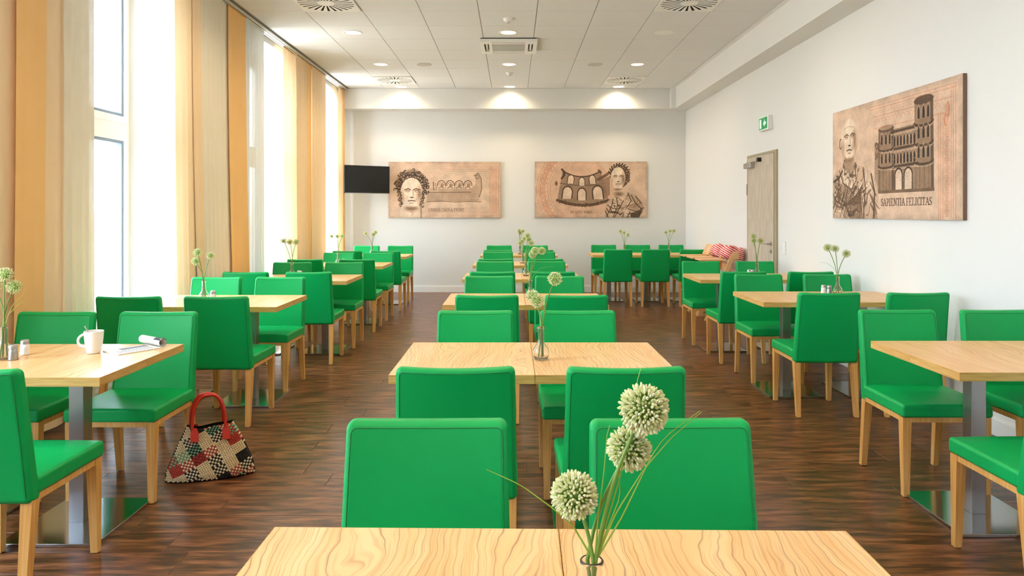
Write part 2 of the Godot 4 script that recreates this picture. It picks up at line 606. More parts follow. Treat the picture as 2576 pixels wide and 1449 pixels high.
func build_windows() -> void:
	var gx := -3.50
	for k in WINDOWS.size():
		var o: Array = WINDOWS[k]
		var w := struct_node("window_%d" % (k + 1))
		var a: float = o[0]
		var b: float = o[1]
		var mid := (a + b) / 2
		var n := 20
		# outer frame following the arch
		var outline := PackedVector2Array([Vector2(a, SILL), Vector2(b, SILL)])
		for i in n + 1:
			outline.append(Vector2(lerpf(b, a, float(i) / n), arch_y(1.0 - float(i) / n)))
		var fr := 0.065
		var st := begin()
		frame_ring(st, outline, fr, gx - 0.035, gx + 0.035)
		# middle post and cross bar
		box(st, V(gx - 0.035, SILL + fr, mid - 0.045), V(gx + 0.04, arch_y(0.5) - fr, mid + 0.045))
		box(st, V(gx - 0.035, 2.115, a + fr), V(gx + 0.045, 2.205, b - fr))
		part(w, "window_frame", st.commit(), M["white plastic"])
		for s in 2:
			var z0 := a + fr if s == 0 else mid + 0.045
			var z1 := mid - 0.045 if s == 0 else b - fr
			for row in 2:
				var poly := PackedVector2Array()
				if row == 0:
					poly = PackedVector2Array([Vector2(z0, SILL + fr), Vector2(z1, SILL + fr), Vector2(z1, 2.115), Vector2(z0, 2.115)])
				else:
					poly = PackedVector2Array([Vector2(z0, 2.205), Vector2(z1, 2.205)])
					for i in 9:
						var z := lerpf(z1, z0, i / 8.0)
						poly.append(Vector2(z, arch_y((z - a) / (b - a)) - fr))
				st = begin()
				frame_ring(st, poly, 0.062, gx - 0.03, gx + 0.055)
				var sash := part(w, "sash", st.commit(), M["white plastic"])
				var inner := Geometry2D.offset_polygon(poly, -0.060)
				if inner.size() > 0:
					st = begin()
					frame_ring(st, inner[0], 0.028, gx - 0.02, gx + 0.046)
					part(sash, "shade_strip", st.commit(), M["shade_strip"])  # stands in for the shaded outer reveal seen through the glass
					st = begin()
					var ip := inner[0]
					slab(st, ip, -0.003, 0.003, func(p: Vector3) -> Vector3: return Vector3(gx + p.z, p.y, -p.x))
					part(sash, "pane", st.commit(), M["window glass"])
		st = begin()
		box(st, V(-3.47, SILL, a), V(ROOM_L + 0.03, SILL + 0.03, b))
		part(w, "window_sill", st.commit(), M["white paint"])

func frame_ring(st: SurfaceTool, outline: PackedVector2Array, width: float, x0: float, x1: float) -> void:
	# a frame of that width inside an outline given as (distance, height), between x0 and x1
	var n := outline.size()
	var area := 0.0
	for i in n:
		area += outline[i].cross(outline[(i + 1) % n])
	var sgn := 1.0 if area > 0 else -1.0
	var inner := PackedVector2Array()
	for i in n:
		var e0 := (outline[i] - outline[(i + n - 1) % n]).normalized()
		var e1 := (outline[(i + 1) % n] - outline[i]).normalized()
		var n0 := Vector2(-e0.y, e0.x) * sgn
		var n1 := Vector2(-e1.y, e1.x) * sgn
		var bis := (n0 + n1).normalized()
		inner.append(outline[i] + bis * width / maxf(0.35, bis.dot(n0)))
	for i in n:
		var j := (i + 1) % n
		var p := outline[i]
		var q := outline[j]
		var r := inner[j]
		var s := inner[i]
		quad(st, V(x1, p.y, p.x), V(x1, q.y, q.x), V(x1, r.y, r.x), V(x1, s.y, s.x))
		quad(st, V(x0, q.y, q.x), V(x0, p.y, p.x), V(x0, s.y, s.x), V(x0, r.y, r.x))
		quad(st, V(x1, s.y, s.x), V(x1, r.y, r.x), V(x0, r.y, r.x), V(x0, s.y, s.x))
		quad(st, V(x1, q.y, q.x), V(x1, p.y, p.x), V(x0, p.y, p.x), V(x0, q.y, q.x))

# ==================================================================== ceiling
const TILE := 0.625
const COL0 := 0.254       # one of the grid lines across
const ROW0 := 7.80        # one of the grid lines in depth

func build_ceiling() -> void:
	var c := struct_node("ceiling")
	part(c, "slab", cbox((ROOM_R - 3.62) / 2, CEIL + 0.08, -(ROOM_F + ROOM_B) / 2, ROOM_R + 3.62, 0.10, ROOM_B - ROOM_F + 0.4), M["white paint"])
	part(c, "grid", cbox((ROOM_L + 2.82) / 2, CEIL + 0.0165, -(ROOM_F + 12.66) / 2, 2.82 - ROOM_L, 0.012, 12.66 - ROOM_F), M["ceiling grid"])
	var left := -2.86
	var shapes := {}
	for i in range(-5, 5):
		for j in range(-18, 9):
			var x0 := maxf(COL0 + i * TILE, left)
			var x1 := minf(COL0 + (i + 1) * TILE, 2.80)
			var d0 := maxf(ROW0 + j * TILE, ROOM_F)
			var d1 := minf(ROW0 + (j + 1) * TILE, 12.655)
			if x1 - x0 < 0.03 or d1 - d0 < 0.03:
				continue
			var sx := x1 - x0 - 0.008
			var sd := d1 - d0 - 0.005
			var key := "%.3f %.3f" % [sx, sd]
			if not shapes.has(key):
				var st := begin()
				box(st, Vector3(-sx / 2, 0, -sd / 2), Vector3(sx / 2, 0.011, sd / 2))
				shapes[key] = st.commit()
			var t := part(c, "tile", shapes[key], M["ceiling tile"])
			t.position = V((x0 + x1) / 2, CEIL, (d0 + d1) / 2)
	var st2 := begin()
	box(st2, V(2.785, CEIL - 0.006, ROOM_F), V(2.82, CEIL + 0.01, 12.66))
	part(c, "edge_trim", st2.commit(), M["white plastic"])
	# curtain rail
	var r := thing("curtain_rail", "long pale double curtain rail on the ceiling edge above the windows", "curtain rail")
	var st := begin()
	box(st, V(-3.0, CEIL - 0.022, ROOM_F), V(-2.90, CEIL, 12.60))
	part(r, "rail_body", st.commit(), M["white plastic"])
	st = begin()
	for x in [-2.925, -2.975]:
		box(st, V(x - 0.006, CEIL - 0.026, ROOM_F), V(x + 0.006, CEIL - 0.020, 12.60))
	part(r, "groove", st.commit(), M["ceiling grid"])

	# downlights
	var spot_x := [COL0 - 3.5 * TILE, COL0 - 0.5 * TILE, COL0 + 2.5 * TILE]
	var rows := {}
	var where := ["window side", "middle", "door-wall side"]
	var ordinal := ["first", "second", "third", "fourth", "fifth", "sixth", "seventh", "eighth"]
	for row in 8:
		var d := 12.4875 - row * TILE * 3
		for k in 3:
			var lit := not (row == 2 and k == 2)
			if row > 2 and row % 2 == 0 and k != 1:
				lit = false
			var words := "round recessed ceiling lamp, %s line, %s from the picture wall" % [where[k], ordinal[row]]
			if not lit:
				words = "unlit round recessed ceiling lamp, %s line, %s from picture wall" % [where[k], ordinal[row]]
			var l := thing("ceiling_lamp", words, "ceiling lamp", V(spot_x[k], CEIL, d), 0.0, "round lamps recessed in the tiled ceiling")
			st = begin()
			lathe(st, [Vector2(0.088, 0.0), Vector2(0.088, -0.001), Vector2(0.104, -0.007), Vector2(0.115, -0.004), Vector2(0.117, 0.0)].map(func(p): return Vector2(p.x, p.y)), 28)
			part(l, "rim", st.commit(), M["white plastic"])
			st = begin()
			lathe(st, [Vector2(0.0, -0.002), Vector2(0.089, -0.002)], 28)
			part(l, "lamp_glass", st.commit(), M["lamp glow"] if lit else M["white plastic"])
			if lit:
				var sp := SpotLight3D.new()
				sp.name = "lamp_light"
				sp.position = Vector3(0, -0.03, 0)
				sp.rotation.x = -PI / 2
				sp.spot_angle = 80.0
				sp.spot_angle_attenuation = 1.0
				sp.spot_range = 30.0
				sp.spot_attenuation = 2.0
				sp.light_energy = 1.7
				sp.light_size = 0.10
				sp.light_color = Color(1.0, 0.90, 0.74)
				sp.shadow_enabled = true
				l.add_child(sp)
	# air diffusers: a square plate with a round fan of blades over a dark box
	var dif := [[-1.934, 11.8625, "window side, beside the picture wall"], [1.8165, 11.8625, "door-wall side, beside the picture wall"], [-1.934, 7.4875, "window side, farther from the picture wall"], [1.8165, 7.4875, "door-wall side, farther from the picture wall"]]
	var proto: Node3D = null
	for a in dif:
		var words := "square white air vent with round slotted fan, %s" % a[2]
		if proto:
			copy_of(proto, words, "slotted air vents in the ceiling", V(a[0], CEIL, a[1]))
			continue
		proto = thing("air_vent", words, "air vent", V(a[0], CEIL, a[1]), 0.0, "slotted air vents in the ceiling")
		st = begin()
		var R := 0.285
		var h := 0.305
		# the plate with its round hole
		var N := 48
		for i in N:
			var t0 := TAU * i / N
			var t1 := TAU * (i + 1) / N
			var p0 := Vector2(cos(t0), sin(t0))
			var p1 := Vector2(cos(t1), sin(t1))
			var q0 := p0 * h / maxf(absf(p0.x), absf(p0.y))
			var q1 := p1 * h / maxf(absf(p1.x), absf(p1.y))
			quad(st, Vector3(p0.x * R, -0.012, p0.y * R), Vector3(q0.x, -0.012, q0.y), Vector3(q1.x, -0.012, q1.y), Vector3(p1.x * R, -0.012, p1.y * R))
			quad(st, Vector3(q0.x, -0.012, q0.y), Vector3(q0.x, 0, q0.y), Vector3(q1.x, 0, q1.y), Vector3(q1.x, -0.012, q1.y))
		part(proto, "plate", st.commit(), M["white plastic"])
		part(proto, "air_box", cbox(0, -0.0015, 0, 0.58, 0.001, 0.58), M["dark slot"])
		st = begin()
		lathe(st, [Vector2(0.0, -0.012), Vector2(0.09, -0.012), Vector2(0.09, -0.004)].map(func(p): return Vector2(p.x, p.y)), 24)
		part(proto, "hub", st.commit(), M["white plastic"])
		var blade := begin()
		var half := TAU / 24 / 2 * 0.62
		var inn := PackedVector2Array()
		for s in [-1, 1]:
			inn.append(Vector2(cos(half * 0.62 * s), sin(half * 0.62 * s)) * 0.088)
		var ou := PackedVector2Array()
		for s in [1, 0, -1]:
			ou.append(Vector2(cos(half * s), sin(half * s)) * (R + 0.002))
		inn.append_array(ou)
		slab(blade, inn, 0, 0.003, func(p: Vector3) -> Vector3: return Vector3(p.x, -0.012 + p.z, p.y))
		var bm := blade.commit()
		for i in 24:
			var b := part(proto, "blade", bm, M["white plastic"])
			b.rotation.y = TAU * i / 24
	# air conditioner
	var ac := thing("air_conditioner", "square white ceiling air conditioner with grey grille between the lamps", "air conditioner", V(-0.058, CEIL, 9.36))
	st = begin()
	var o := 0.36
	# panel with four slots round a grille
	for s in [[-o, -o, o, -0.31], [-o, 0.31, o, o], [-o, -0.31, -0.31, 0.31], [0.31, -0.31, o, 0.31], [-0.25, -0.25, 0.25, -0.21], [-0.25, 0.21, 0.25, 0.25], [-0.25, -0.21, -0.21, 0.21], [0.21, -0.21, 0.25, 0.21],
			[-0.31, -0.31, -0.21, -0.25], [0.21, -0.31, 0.31, -0.25], [-0.31, 0.25, -0.21, 0.31], [0.21, 0.25, 0.31, 0.31], [-0.31, -0.25, -0.25, -0.21], [-0.31, 0.21, -0.25, 0.25], [0.25, -0.25, 0.31, -0.21], [0.25, 0.21, 0.31, 0.25]]:
		box(st, Vector3(s[0], -0.045, s[1]), Vector3(s[2], -0.012, s[3]))
	part(ac, "panel", st.commit(), M["white plastic"])
	part(ac, "casing", cbox(0, -0.006, 0, 0.70, 0.012, 0.70), M["dark slot"])
	for i in 9:
		part(ac, "grille_slat", cbox(0, -0.036, -0.19 + i * 0.0475, 0.42, 0.012, 0.036), M["grille grey"])
	for s in [[0, -0.28, 0], [0, 0.28, 0], [-0.28, 0, 1], [0.28, 0, 1]]:
		var f := part(ac, "flap", cbox(0, 0, 0, 0.40 if s[2] == 0 else 0.03, 0.004, 0.03 if s[2] == 0 else 0.40), M["white plastic"])
		f.position = Vector3(s[0], -0.030, s[1])
		if s[2] == 0:
			f.rotation.x = 0.7 * signf(s[1])
		else:
			f.rotation.z = -0.7 * signf(s[0])
	# loudspeakers and smoke detectors
	for a in [[COL0 - 2.5 * TILE, "between the window-side and middle lamps"], [COL0 + 1.5 * TILE, "between the middle and door-wall lamps"]]:
		var sp := thing("ceiling_loudspeaker", "flat round pale ceiling loudspeaker %s" % a[1], "loudspeaker", V(a[0], CEIL, 10.6125), 0.0, "flat round ceiling loudspeakers")
		st = begin()
		lathe(st, [Vector2(0.0, -0.012), Vector2(0.10, -0.011), Vector2(0.112, -0.007), Vector2(0.115, 0.0)].map(func(p): return Vector2(p.x, p.y)), 28)
		part(sp, "cover", st.commit(), M["grille grey"])
	for a in [[11.24, "between the last two middle lamps before the picture wall"], [8.11, "on the tile beside the third middle lamp, air conditioner behind"]]:
		var sd := thing("smoke_detector", "small white smoke detector %s" % a[1], "smoke detector", V(-0.058, CEIL, a[0]), 0.0, "smoke detectors on the ceiling")
		st = begin()
		lathe(st, [Vector2(0.0, -0.045), Vector2(0.028, -0.045), Vector2(0.034, -0.03), Vector2(0.05, -0.022), Vector2(0.054, 0.0)], 20)
		part(sd, "housing", st.commit(), M["white plastic"])
		st = begin()
		lathe(st, [Vector2(0.0, -0.052), Vector2(0.018, -0.051), Vector2(0.02, -0.044)], 16)
		part(sd, "sensor", st.commit(), M["grille grey"])

# ==================================================================== curtains
func curtain(called: String, label: String, mat_name: String, d0: float, d1: float, x: float, skew: float, waves: float, amp: float, seed_: int) -> void:
	var st := begin()
	var rows := 14
	var cols := maxi(10, int((d1 - d0) / 0.012))
	var top := CEIL - 0.024
	var bottom := 0.035
	var g: Array = []
	for r in rows + 1:
		var v := float(r) / rows
		var y := lerpf(top, bottom, v)
		var line := []
		for c in cols + 1:
			var u := float(c) / cols
			var ph := u * waves * TAU + seed_
			var a := amp * (0.55 + 0.45 * v) * (0.75 + 0.25 * sin(u * 9.0 + seed_ * 1.7))
			var d := lerpf(d0, d1, u) + skew * v * v + 0.006 * sin(ph * 2.0 + v)
			line.append(V(x + a * sin(ph + 0.5 * v * sin(seed_ * 2.3 + u * 5.0)), y, d))
		g.append(line)
	var nrm: Array = []
	for r in rows + 1:
		var line := []
		for c in cols + 1:
			var du: Vector3 = g[r][mini(c + 1, cols)] - g[r][maxi(c - 1, 0)]
			var dv: Vector3 = g[mini(r + 1, rows)][c] - g[maxi(r - 1, 0)][c]
			var n := du.cross(dv).normalized()
			if n.x < 0:
				n = -n
			line.append(n)
		nrm.append(line)
	for r in rows:
		for c in cols:
			for q in [[r, c], [r + 1, c + 1], [r + 1, c], [r, c], [r, c + 1], [r + 1, c + 1]]:
				st.set_normal(nrm[q[0]][q[1]])
				st.add_vertex(g[q[0]][q[1]])
	st.index()
	var t := thing(called, label, "curtain", Vector3.ZERO, 0.0, "curtain panels along the windows")
	part(t, "cloth", st.commit(), M[mat_name])
	st = begin()
	box(st, V(x - 0.004, top - 0.012, d0), V(x + 0.004, top, d1))
	part(t, "header_tape", st.commit(), M["white plastic"] if mat_name in ["white voile", "beige voile"] else M["table edge"])

func build_curtains() -> void:
	var xi := -2.935
	var xo := -2.962
	curtain("peach_curtain", "peach voile curtain behind the table with the mug and magazine", "peach voile", 3.2, 4.36, xo, 0.0, 5.0, 0.012, 1)
	curtain("orange_curtain", "bright orange curtain strip behind the table with the mug and magazine", "orange voile", 4.29, 4.57, xi, -0.04, 1.4, 0.006, 2)
	curtain("peach_curtain", "narrow peach curtain fold next to the beige sheer by the tall window frame", "peach voile", 4.55, 4.84, xo, 0.0, 1.5, 0.008, 3)
	curtain("beige_sheer_curtain", "pale beige sheer hanging beside the largest visible window frame", "beige voile", 4.74, 5.08, xi, 0.02, 3.0, 0.008, 4)
	curtain("cream_curtain", "thin cream curtain glowing against the bright jamb of the largest window", "cream voile", 6.34, 6.70, -2.95, 0.10, 3.0, 0.010, 5)
	curtain("peach_curtain", "narrow peach curtain between glowing cream curtain and broad beige sheer", "peach voile", 6.64, 6.82, xi, 0.16, 1.5, 0.008, 6)
	curtain("beige_sheer_curtain", "broad beige sheer with soft folds between peach and orange curtains", "beige voile", 6.76, 7.50, -2.949, 0.18, 7.0, 0.007, 7)
	curtain("orange_curtain", "broad bright orange curtain next to the white sheer over the arched window", "orange voile", 7.46, 7.96, xi, 0.18, 2.0, 0.007, 8)
	curtain("white_sheer_curtain", "white sheer curtain hanging over the frame of the arched window", "white voile", 7.94, 8.62, xo, 0.02, 7.0, 0.012, 9)
	curtain("cream_curtain", "translucent orange cream curtain across the arch shoulder of the middle window", "cream voile", 9.34, 9.90, xo, 0.10, 5.0, 0.012, 10)
	curtain("pleated_peach_curtain", "pleated peach curtain just after the middle arched window", "peach voile", 9.86, 10.36, xi, 0.05, 5.0, 0.014, 11)
	curtain("orange_curtain", "slim deep orange curtain strip between two pleated peach curtains", "orange voile", 10.34, 10.58, xo + 0.02, 0.03, 1.5, 0.006, 12)
	curtain("pleated_peach_curtain", "pleated peach curtain just before the window nearest the television", "peach voile", 10.56, 11.34, xi, 0.0, 7.0, 0.014, 13)
	curtain("cream_curtain", "cream curtain in front of the arched window nearest the television", "cream voile", 12.28, 12.74, xo, 0.05, 4.0, 0.012, 14)
	curtain("orange_curtain", "orange curtain strip in the corner behind the television", "orange voile", 12.52, 12.64, xi, 0.0, 1.5, 0.008, 15)

# ==================================================================== door, signs
func build_door() -> void:
	var x := ROOM_R
	var d0 := 8.52
	var d1 := 9.46
	var H := 2.13
	var w := struct_node("door_1")
	var st := begin()
	box(st, V(x - 0.02, 0, d0 - 0.07), V(x + 0.0, H + 0.03, d0))
	box(st, V(x - 0.02, 0, d1), V(x + 0.0, H + 0.03, d1 + 0.05))
	box(st, V(x - 0.02, H, d0), V(x + 0.0, H + 0.03, d1))
	part(w, "door_frame", st.commit(), M["door frame"])
	part(w, "door_leaf", rbox(V(x - 0.028, 0.008, d1 - 0.004), V(x - 0.001, H - 0.004, d0 + 0.004), 0.002, 1), M["door oak"])
	# handle with rose and a lock plate
	var h := part(w, "handle", null, null)
	st = begin()
	var hz := d0 + 0.075
	tube(st, [V(x - 0.027, 1.05, hz), V(x - 0.07, 1.05, hz), V(x - 0.078, 1.05, hz + 0.012), V(x - 0.078, 1.048, hz + 0.13)], [0.009, 0.009, 0.009, 0.0085], 10)
	tube(st, [V(x - 0.027, 1.05, hz), V(x - 0.036, 1.05, hz)], [0.026, 0.025], 18)
	h.mesh = st.commit()
	h.material_override = M["satin metal"]
	st = begin()
	tube(st, [V(x - 0.027, 0.96, hz), V(x - 0.036, 0.96, hz)], [0.026, 0.025], 18)
	tube(st, [V(x - 0.036, 0.96, hz), V(x - 0.046, 0.96, hz)], [0.011, 0.010], 12)
	part(w, "lock", st.commit(), M["satin metal"])
	# door closer
	part(w, "door_closer", rbox(V(x - 0.085, H - 0.14, d1 + 0.0), V(x - 0.028, H - 0.075, d1 - 0.27), 0.006, 1), M["satin metal"])
	st = begin()
	box(st, V(x - 0.07, H - 0.072, d1 - 0.04), V(x - 0.05, H - 0.064, d1 - 0.5))
	tube(st, [V(x - 0.06, H - 0.075, d1 - 0.06), V(x - 0.06, H - 0.062, d1 - 0.06)], [0.014, 0.014], 12)
	part(w, "closer_arm", st.commit(), M["satin metal"])
	part(w, "closer_bracket", cbox(x - 0.045, H - 0.055, -(d1 - 0.5), 0.06, 0.05, 0.05), M["black plastic"])
	# hinge
	part(w, "hinge", cbox(x - 0.03, 1.72, -(d1 + 0.006), 0.022, 0.14, 0.02), M["satin metal"])

	# exit sign
	var e := thing("exit_sign", "small green and white emergency exit sign box above the grey door", "exit sign", V(x, 2.50, 8.79))
	part(e, "housing", rbox(Vector3(-0.055, -0.085, -0.165), Vector3(0, 0.085, 0.165), 0.006, 1), M["white plastic"])
	part(e, "sign_panel", cbox(-0.0565, 0, 0, 0.003, 0.145, 0.30), M["sign glow"])
	# running figure, door and arrow as flat green shapes on the lit face
	var onface := func(p: Vector3) -> Vector3: return Vector3(-0.058 - p.z, p.y, p.x)
	st = begin()
	slab(st, PackedVector2Array([Vector2(-0.145, -0.07), Vector2(0.145, -0.07), Vector2(0.145, -0.055), Vector2(-0.145, -0.055)]), 0, 0.0006, onface)
	slab(st, PackedVector2Array([Vector2(-0.145, 0.055), Vector2(0.145, 0.055), Vector2(0.145, 0.07), Vector2(-0.145, 0.07)]), 0, 0.0006, onface)
	slab(st, PackedVector2Array([Vector2(-0.145, -0.055), Vector2(-0.125, -0.055), Vector2(-0.125, 0.055), Vector2(-0.145, 0.055)]), 0, 0.0006, onface)
	slab(st, PackedVector2Array([Vector2(-0.06, -0.055), Vector2(0.145, -0.055), Vector2(0.145, 0.055), Vector2(0.06, 0.055), Vector2(0.06, 0.015), Vector2(0.10, 0.015), Vector2(0.10, -0.015), Vector2(0.06, -0.015), Vector2(0.06, -0.04), Vector2(0.0, -0.01), Vector2(0.06, 0.055), Vector2(-0.06, 0.055)]), 0, 0.0006, onface)
	part(e, "pictogram", st.commit(), M["sign green"])

	var s := thing("light_switch", "white double light switch plate on the wall beside the grey door", "light switch", V(x, 1.02, 8.24))
	part(s, "plate", rbox(Vector3(-0.010, -0.075, -0.04), Vector3(0, 0.075, 0.04), 0.003, 1), M["white plastic"])
	for k in 2:
		part(s, "rocker", rbox(Vector3(-0.015, -0.062 + k * 0.065, -0.03), Vector3(-0.009, -0.003 + k * 0.065, 0.03), 0.002, 1), M["white plastic"])

# ==================================================================== the printed canvases
class Print:
	var W: int
	var H: int
	var tone: PackedFloat32Array     # 1 paper, 0 darkest, 1.3 pale marble
	var rust: PackedFloat32Array     # red-brown ornament
	func _init(w: int, h: int) -> void:
		W = w
		H = h
		tone.resize(w * h)
		tone.fill(1.0)
		rust.resize(w * h)
	# all coordinates in canvas heights: u 0..2 to the right, v 0..1 down
	func poly(pts: Array, val: float, a := 1.0, red := false) -> void:
		var y0 := H
		var y1 := 0
		for p in pts:
			y0 = mini(y0, int(p[1] * H))
			y1 = maxi(y1, int(p[1] * H) + 1)
		for y in range(maxi(0, y0), mini(H, y1)):
			var v := (y + 0.5) / H
			var xs := []
			for i in pts.size():
				var p: Array = pts[i]
				var q: Array = pts[(i + 1) % pts.size()]
				if (p[1] <= v) != (q[1] <= v):
					xs.append(p[0] + (v - p[1]) / (q[1] - p[1]) * (q[0] - p[0]))
			xs.sort()
			for k in range(0, xs.size() - 1, 2):
				for x in range(maxi(0, int(xs[k] * H)), mini(W, int(xs[k + 1] * H) + 1)):
					var i := y * W + x
					if red:
						rust[i] = lerpf(rust[i], val, a)
					else:
						tone[i] = lerpf(tone[i], val, a)
						rust[i] *= 1.0 - a
	func ell(cx: float, cy: float, rx: float, ry: float, val: float, a := 1.0, soft := 0.0) -> void:
		for y in range(maxi(0, int((cy - ry) * H)), mini(H, int((cy + ry) * H) + 1)):
			for x in range(maxi(0, int((cx - rx) * H)), mini(W, int((cx + rx) * H) + 1)):
				var q := Vector2(((x + 0.5) / H - cx) / rx, ((y + 0.5) / H - cy) / ry).length()
				if q < 1.0:
					var k := a if soft <= 0.0 else a * clampf((1.0 - q) / soft, 0.0, 1.0)
					tone[y * W + x] = lerpf(tone[y * W + x], val, k)
	func line(pts: Array, width: float, val: float, a := 1.0, red := false) -> void:
		var hw := width * H * 0.5
		for i in pts.size() - 1:
			var p := Vector2(pts[i][0], pts[i][1]) * H
			var q := Vector2(pts[i + 1][0], pts[i + 1][1]) * H
			for y in range(maxi(0, int(minf(p.y, q.y) - hw - 1)), mini(H, int(maxf(p.y, q.y) + hw + 2))):
				for x in range(maxi(0, int(minf(p.x, q.x) - hw - 1)), mini(W, int(maxf(p.x, q.x) + hw + 2))):
					var c := Vector2(x + 0.5, y + 0.5)
					var t := clampf((c - p).dot(q - p) / maxf((q - p).length_squared(), 1e-5), 0, 1)
					var k := clampf(hw + 0.5 - (c - p.lerp(q, t)).length(), 0.0, 1.0) * a
					if k > 0.0:
						if red:
							rust[y * W + x] = maxf(rust[y * W + x], k * val)
						else:
							tone[y * W + x] = lerpf(tone[y * W + x], val, k)
	func arc(cx: float, cy: float, rx: float, ry: float, a0: float, a1: float, width: float, val: float, a := 1.0, red := false) -> void:
		var pts := []
		var n := maxi(4, int(absf(a1 - a0) * 5))
		for i in n + 1:
			var t := lerpf(a0, a1, float(i) / n)
			pts.append([cx + rx * cos(t), cy + ry * sin(t)])
		line(pts, width, val, a, red)
	func texture(seed_: int) -> ImageTexture:
		var n := FastNoiseLite.new(); n.seed = seed_; n.frequency = 0.012; n.fractal_octaves = 5
		var n2 := FastNoiseLite.new(); n2.seed = seed_ + 4; n2.frequency = 0.08; n2.fractal_octaves = 3
		var im := Image.create_empty(W, H, false, Image.FORMAT_RGB8)
		var paper := Color(0.83, 0.71, 0.62)
		var marble := Color(0.91, 0.845, 0.765)
		var mid := Color(0.52, 0.41, 0.32)
		var dark := Color(0.13, 0.09, 0.07)
		for y in H:
			for x in W:
				var t := tone[y * W + x]
				var c := paper.lerp(marble, clampf((t - 1.0) / 0.3, 0, 1))
				if t < 0.5:
					c = dark.lerp(mid, t / 0.5)
				elif t < 1.0:
					c = mid.lerp(paper, (t - 0.5) / 0.5)
				c = c.lerp(Color(0.76, 0.42, 0.28), rust[y * W + x] * 0.75)
				var e := minf(minf(x, W - 1 - x), minf(y, H - 1 - y)) / float(H)
				var g := 1.0 + n.get_noise_2d(x, y) * 0.11 + n2.get_noise_2d(x, y) * 0.05 - 0.16 * clampf(1.0 - e / 0.05, 0, 1) * (0.5 + n.get_noise_2d(x + 300, y) * 0.9)
				im.set_pixel(x, y, Color(clampf(c.r * g, 0, 1), clampf(c.g * g, 0, 1), clampf(c.b * g * 0.99, 0, 1)))
		return ImageTexture.create_from_image(im)

func draw_face(p: Print, cx: float, cy: float, w: float, h: float, turn: float) -> void:
	# a marble face, eyes at half the head height; w and h are half sizes
	var f := func(x: float, y: float) -> Array: return [cx + x * w, cy + y * h]
	var outline := []
	for i in 28:
		var a := TAU * i / 28
		var y := sin(a)
		var x := cos(a) * (1.0 - 0.22 * maxf(0, y) * maxf(0, y))
		outline.append(f.call(x, y))
	p.poly(outline, 1.22)
	# shaded cheek on one side, jaw shadow
	p.ell(cx + w * 0.74 * turn, cy + h * 0.1, w * 0.42, h * 0.85, 0.48, 0.85, 0.9)
	p.ell(cx - w * 0.80 * turn, cy + h * 0.25, w * 0.28, h * 0.65, 0.68, 0.75, 0.9)
	p.ell(cx - w * 0.45, cy + h * 0.30, w * 0.2, h * 0.25, 0.95, 0.6, 0.9)
	p.ell(cx + w * 0.40, cy + h * 0.42, w * 0.2, h * 0.2, 0.75, 0.6, 0.9)
	p.ell(cx, cy + h * 0.98, w * 0.75, h * 0.17, 0.45, 0.8, 0.8)
	p.ell(cx + w * 0.1, cy - h * 0.55, w * 0.6, h * 0.25, 1.3, 0.6, 0.9)
	for s in [-1.0, 1.0]:
		var ex: float = 0.42 * s + 0.05 * turn
		p.ell(cx + ex * w, cy - h * 0.13, w * 0.29, h * 0.10, 0.6, 0.85, 0.8)
		p.line([f.call(ex - 0.27, -0.20), f.call(ex - 0.05 * s, -0.28), f.call(ex + 0.27, -0.20)], 0.10 * w, 0.3, 0.9)
		p.ell(cx + ex * w, cy - h * 0.11, w * 0.15, h * 0.052, 1.15, 0.9, 0.5)
		p.line([f.call(ex - 0.17, -0.12), f.call(ex, -0.165), f.call(ex + 0.17, -0.12)], 0.05 * w, 0.25, 0.9)
		p.line([f.call(ex - 0.15, -0.06), f.call(ex + 0.15, -0.06)], 0.035 * w, 0.5, 0.8)
	# nose
	p.poly([f.call(-0.08 + 0.05 * turn, -0.2), f.call(0.10 + 0.05 * turn, -0.2), f.call(0.18 + 0.05 * turn, 0.25), f.call(-0.16 + 0.05 * turn, 0.25)], 1.28)
	p.line([f.call(0.12 * turn, -0.2), f.call(0.17 * turn, 0.2)], 0.07 * w, 0.6, 0.8)
	p.ell(cx + 0.04 * turn * w, cy + h * 0.29, w * 0.23, h * 0.055, 0.18, 0.95, 0.5)
	# mouth and chin
	p.line([f.call(-0.32, 0.53), f.call(0, 0.49), f.call(0.32, 0.53)], 0.085 * w, 0.28, 0.95)
	p.ell(cx, cy + h * 0.60, w * 0.22, h * 0.05, 1.2, 0.9, 0.6)
	p.line([f.call(-0.18, 0.665), f.call(0.18, 0.665)], 0.07 * w, 0.55, 0.8)

func folds(p: Print, rng: RandomNumberGenerator, outline: Array, fx: float, fy: float, squash: float, count: int) -> void:
	# drapery: light and dark strokes hanging round the neck, kept inside the outline
	var poly := PackedVector2Array()
	for q in outline:
		poly.append(Vector2(q[0], q[1]))
	for i in count:
		var a := rng.randf_range(0.15, PI - 0.15)
		var r := rng.randf_range(0.10, 0.62)
		var pts := []
		var ok := true
		var span := rng.randf_range(0.25, 0.6)
		for k in 6:
			var t := a + span * (k / 5.0 - 0.5)
			var rr := r + 0.02 * sin(k * 1.1 + i)
			var q := Vector2(fx + cos(t) * rr, fy + sin(t) * rr * squash)
			ok = ok and Geometry2D.is_point_in_polygon(q, poly)
			pts.append([q.x, q.y])
		if ok:
			p.line(pts, rng.randf_range(0.008, 0.022), 1.25 if i % 3 == 0 else rng.randf_range(0.12, 0.5), 0.75)

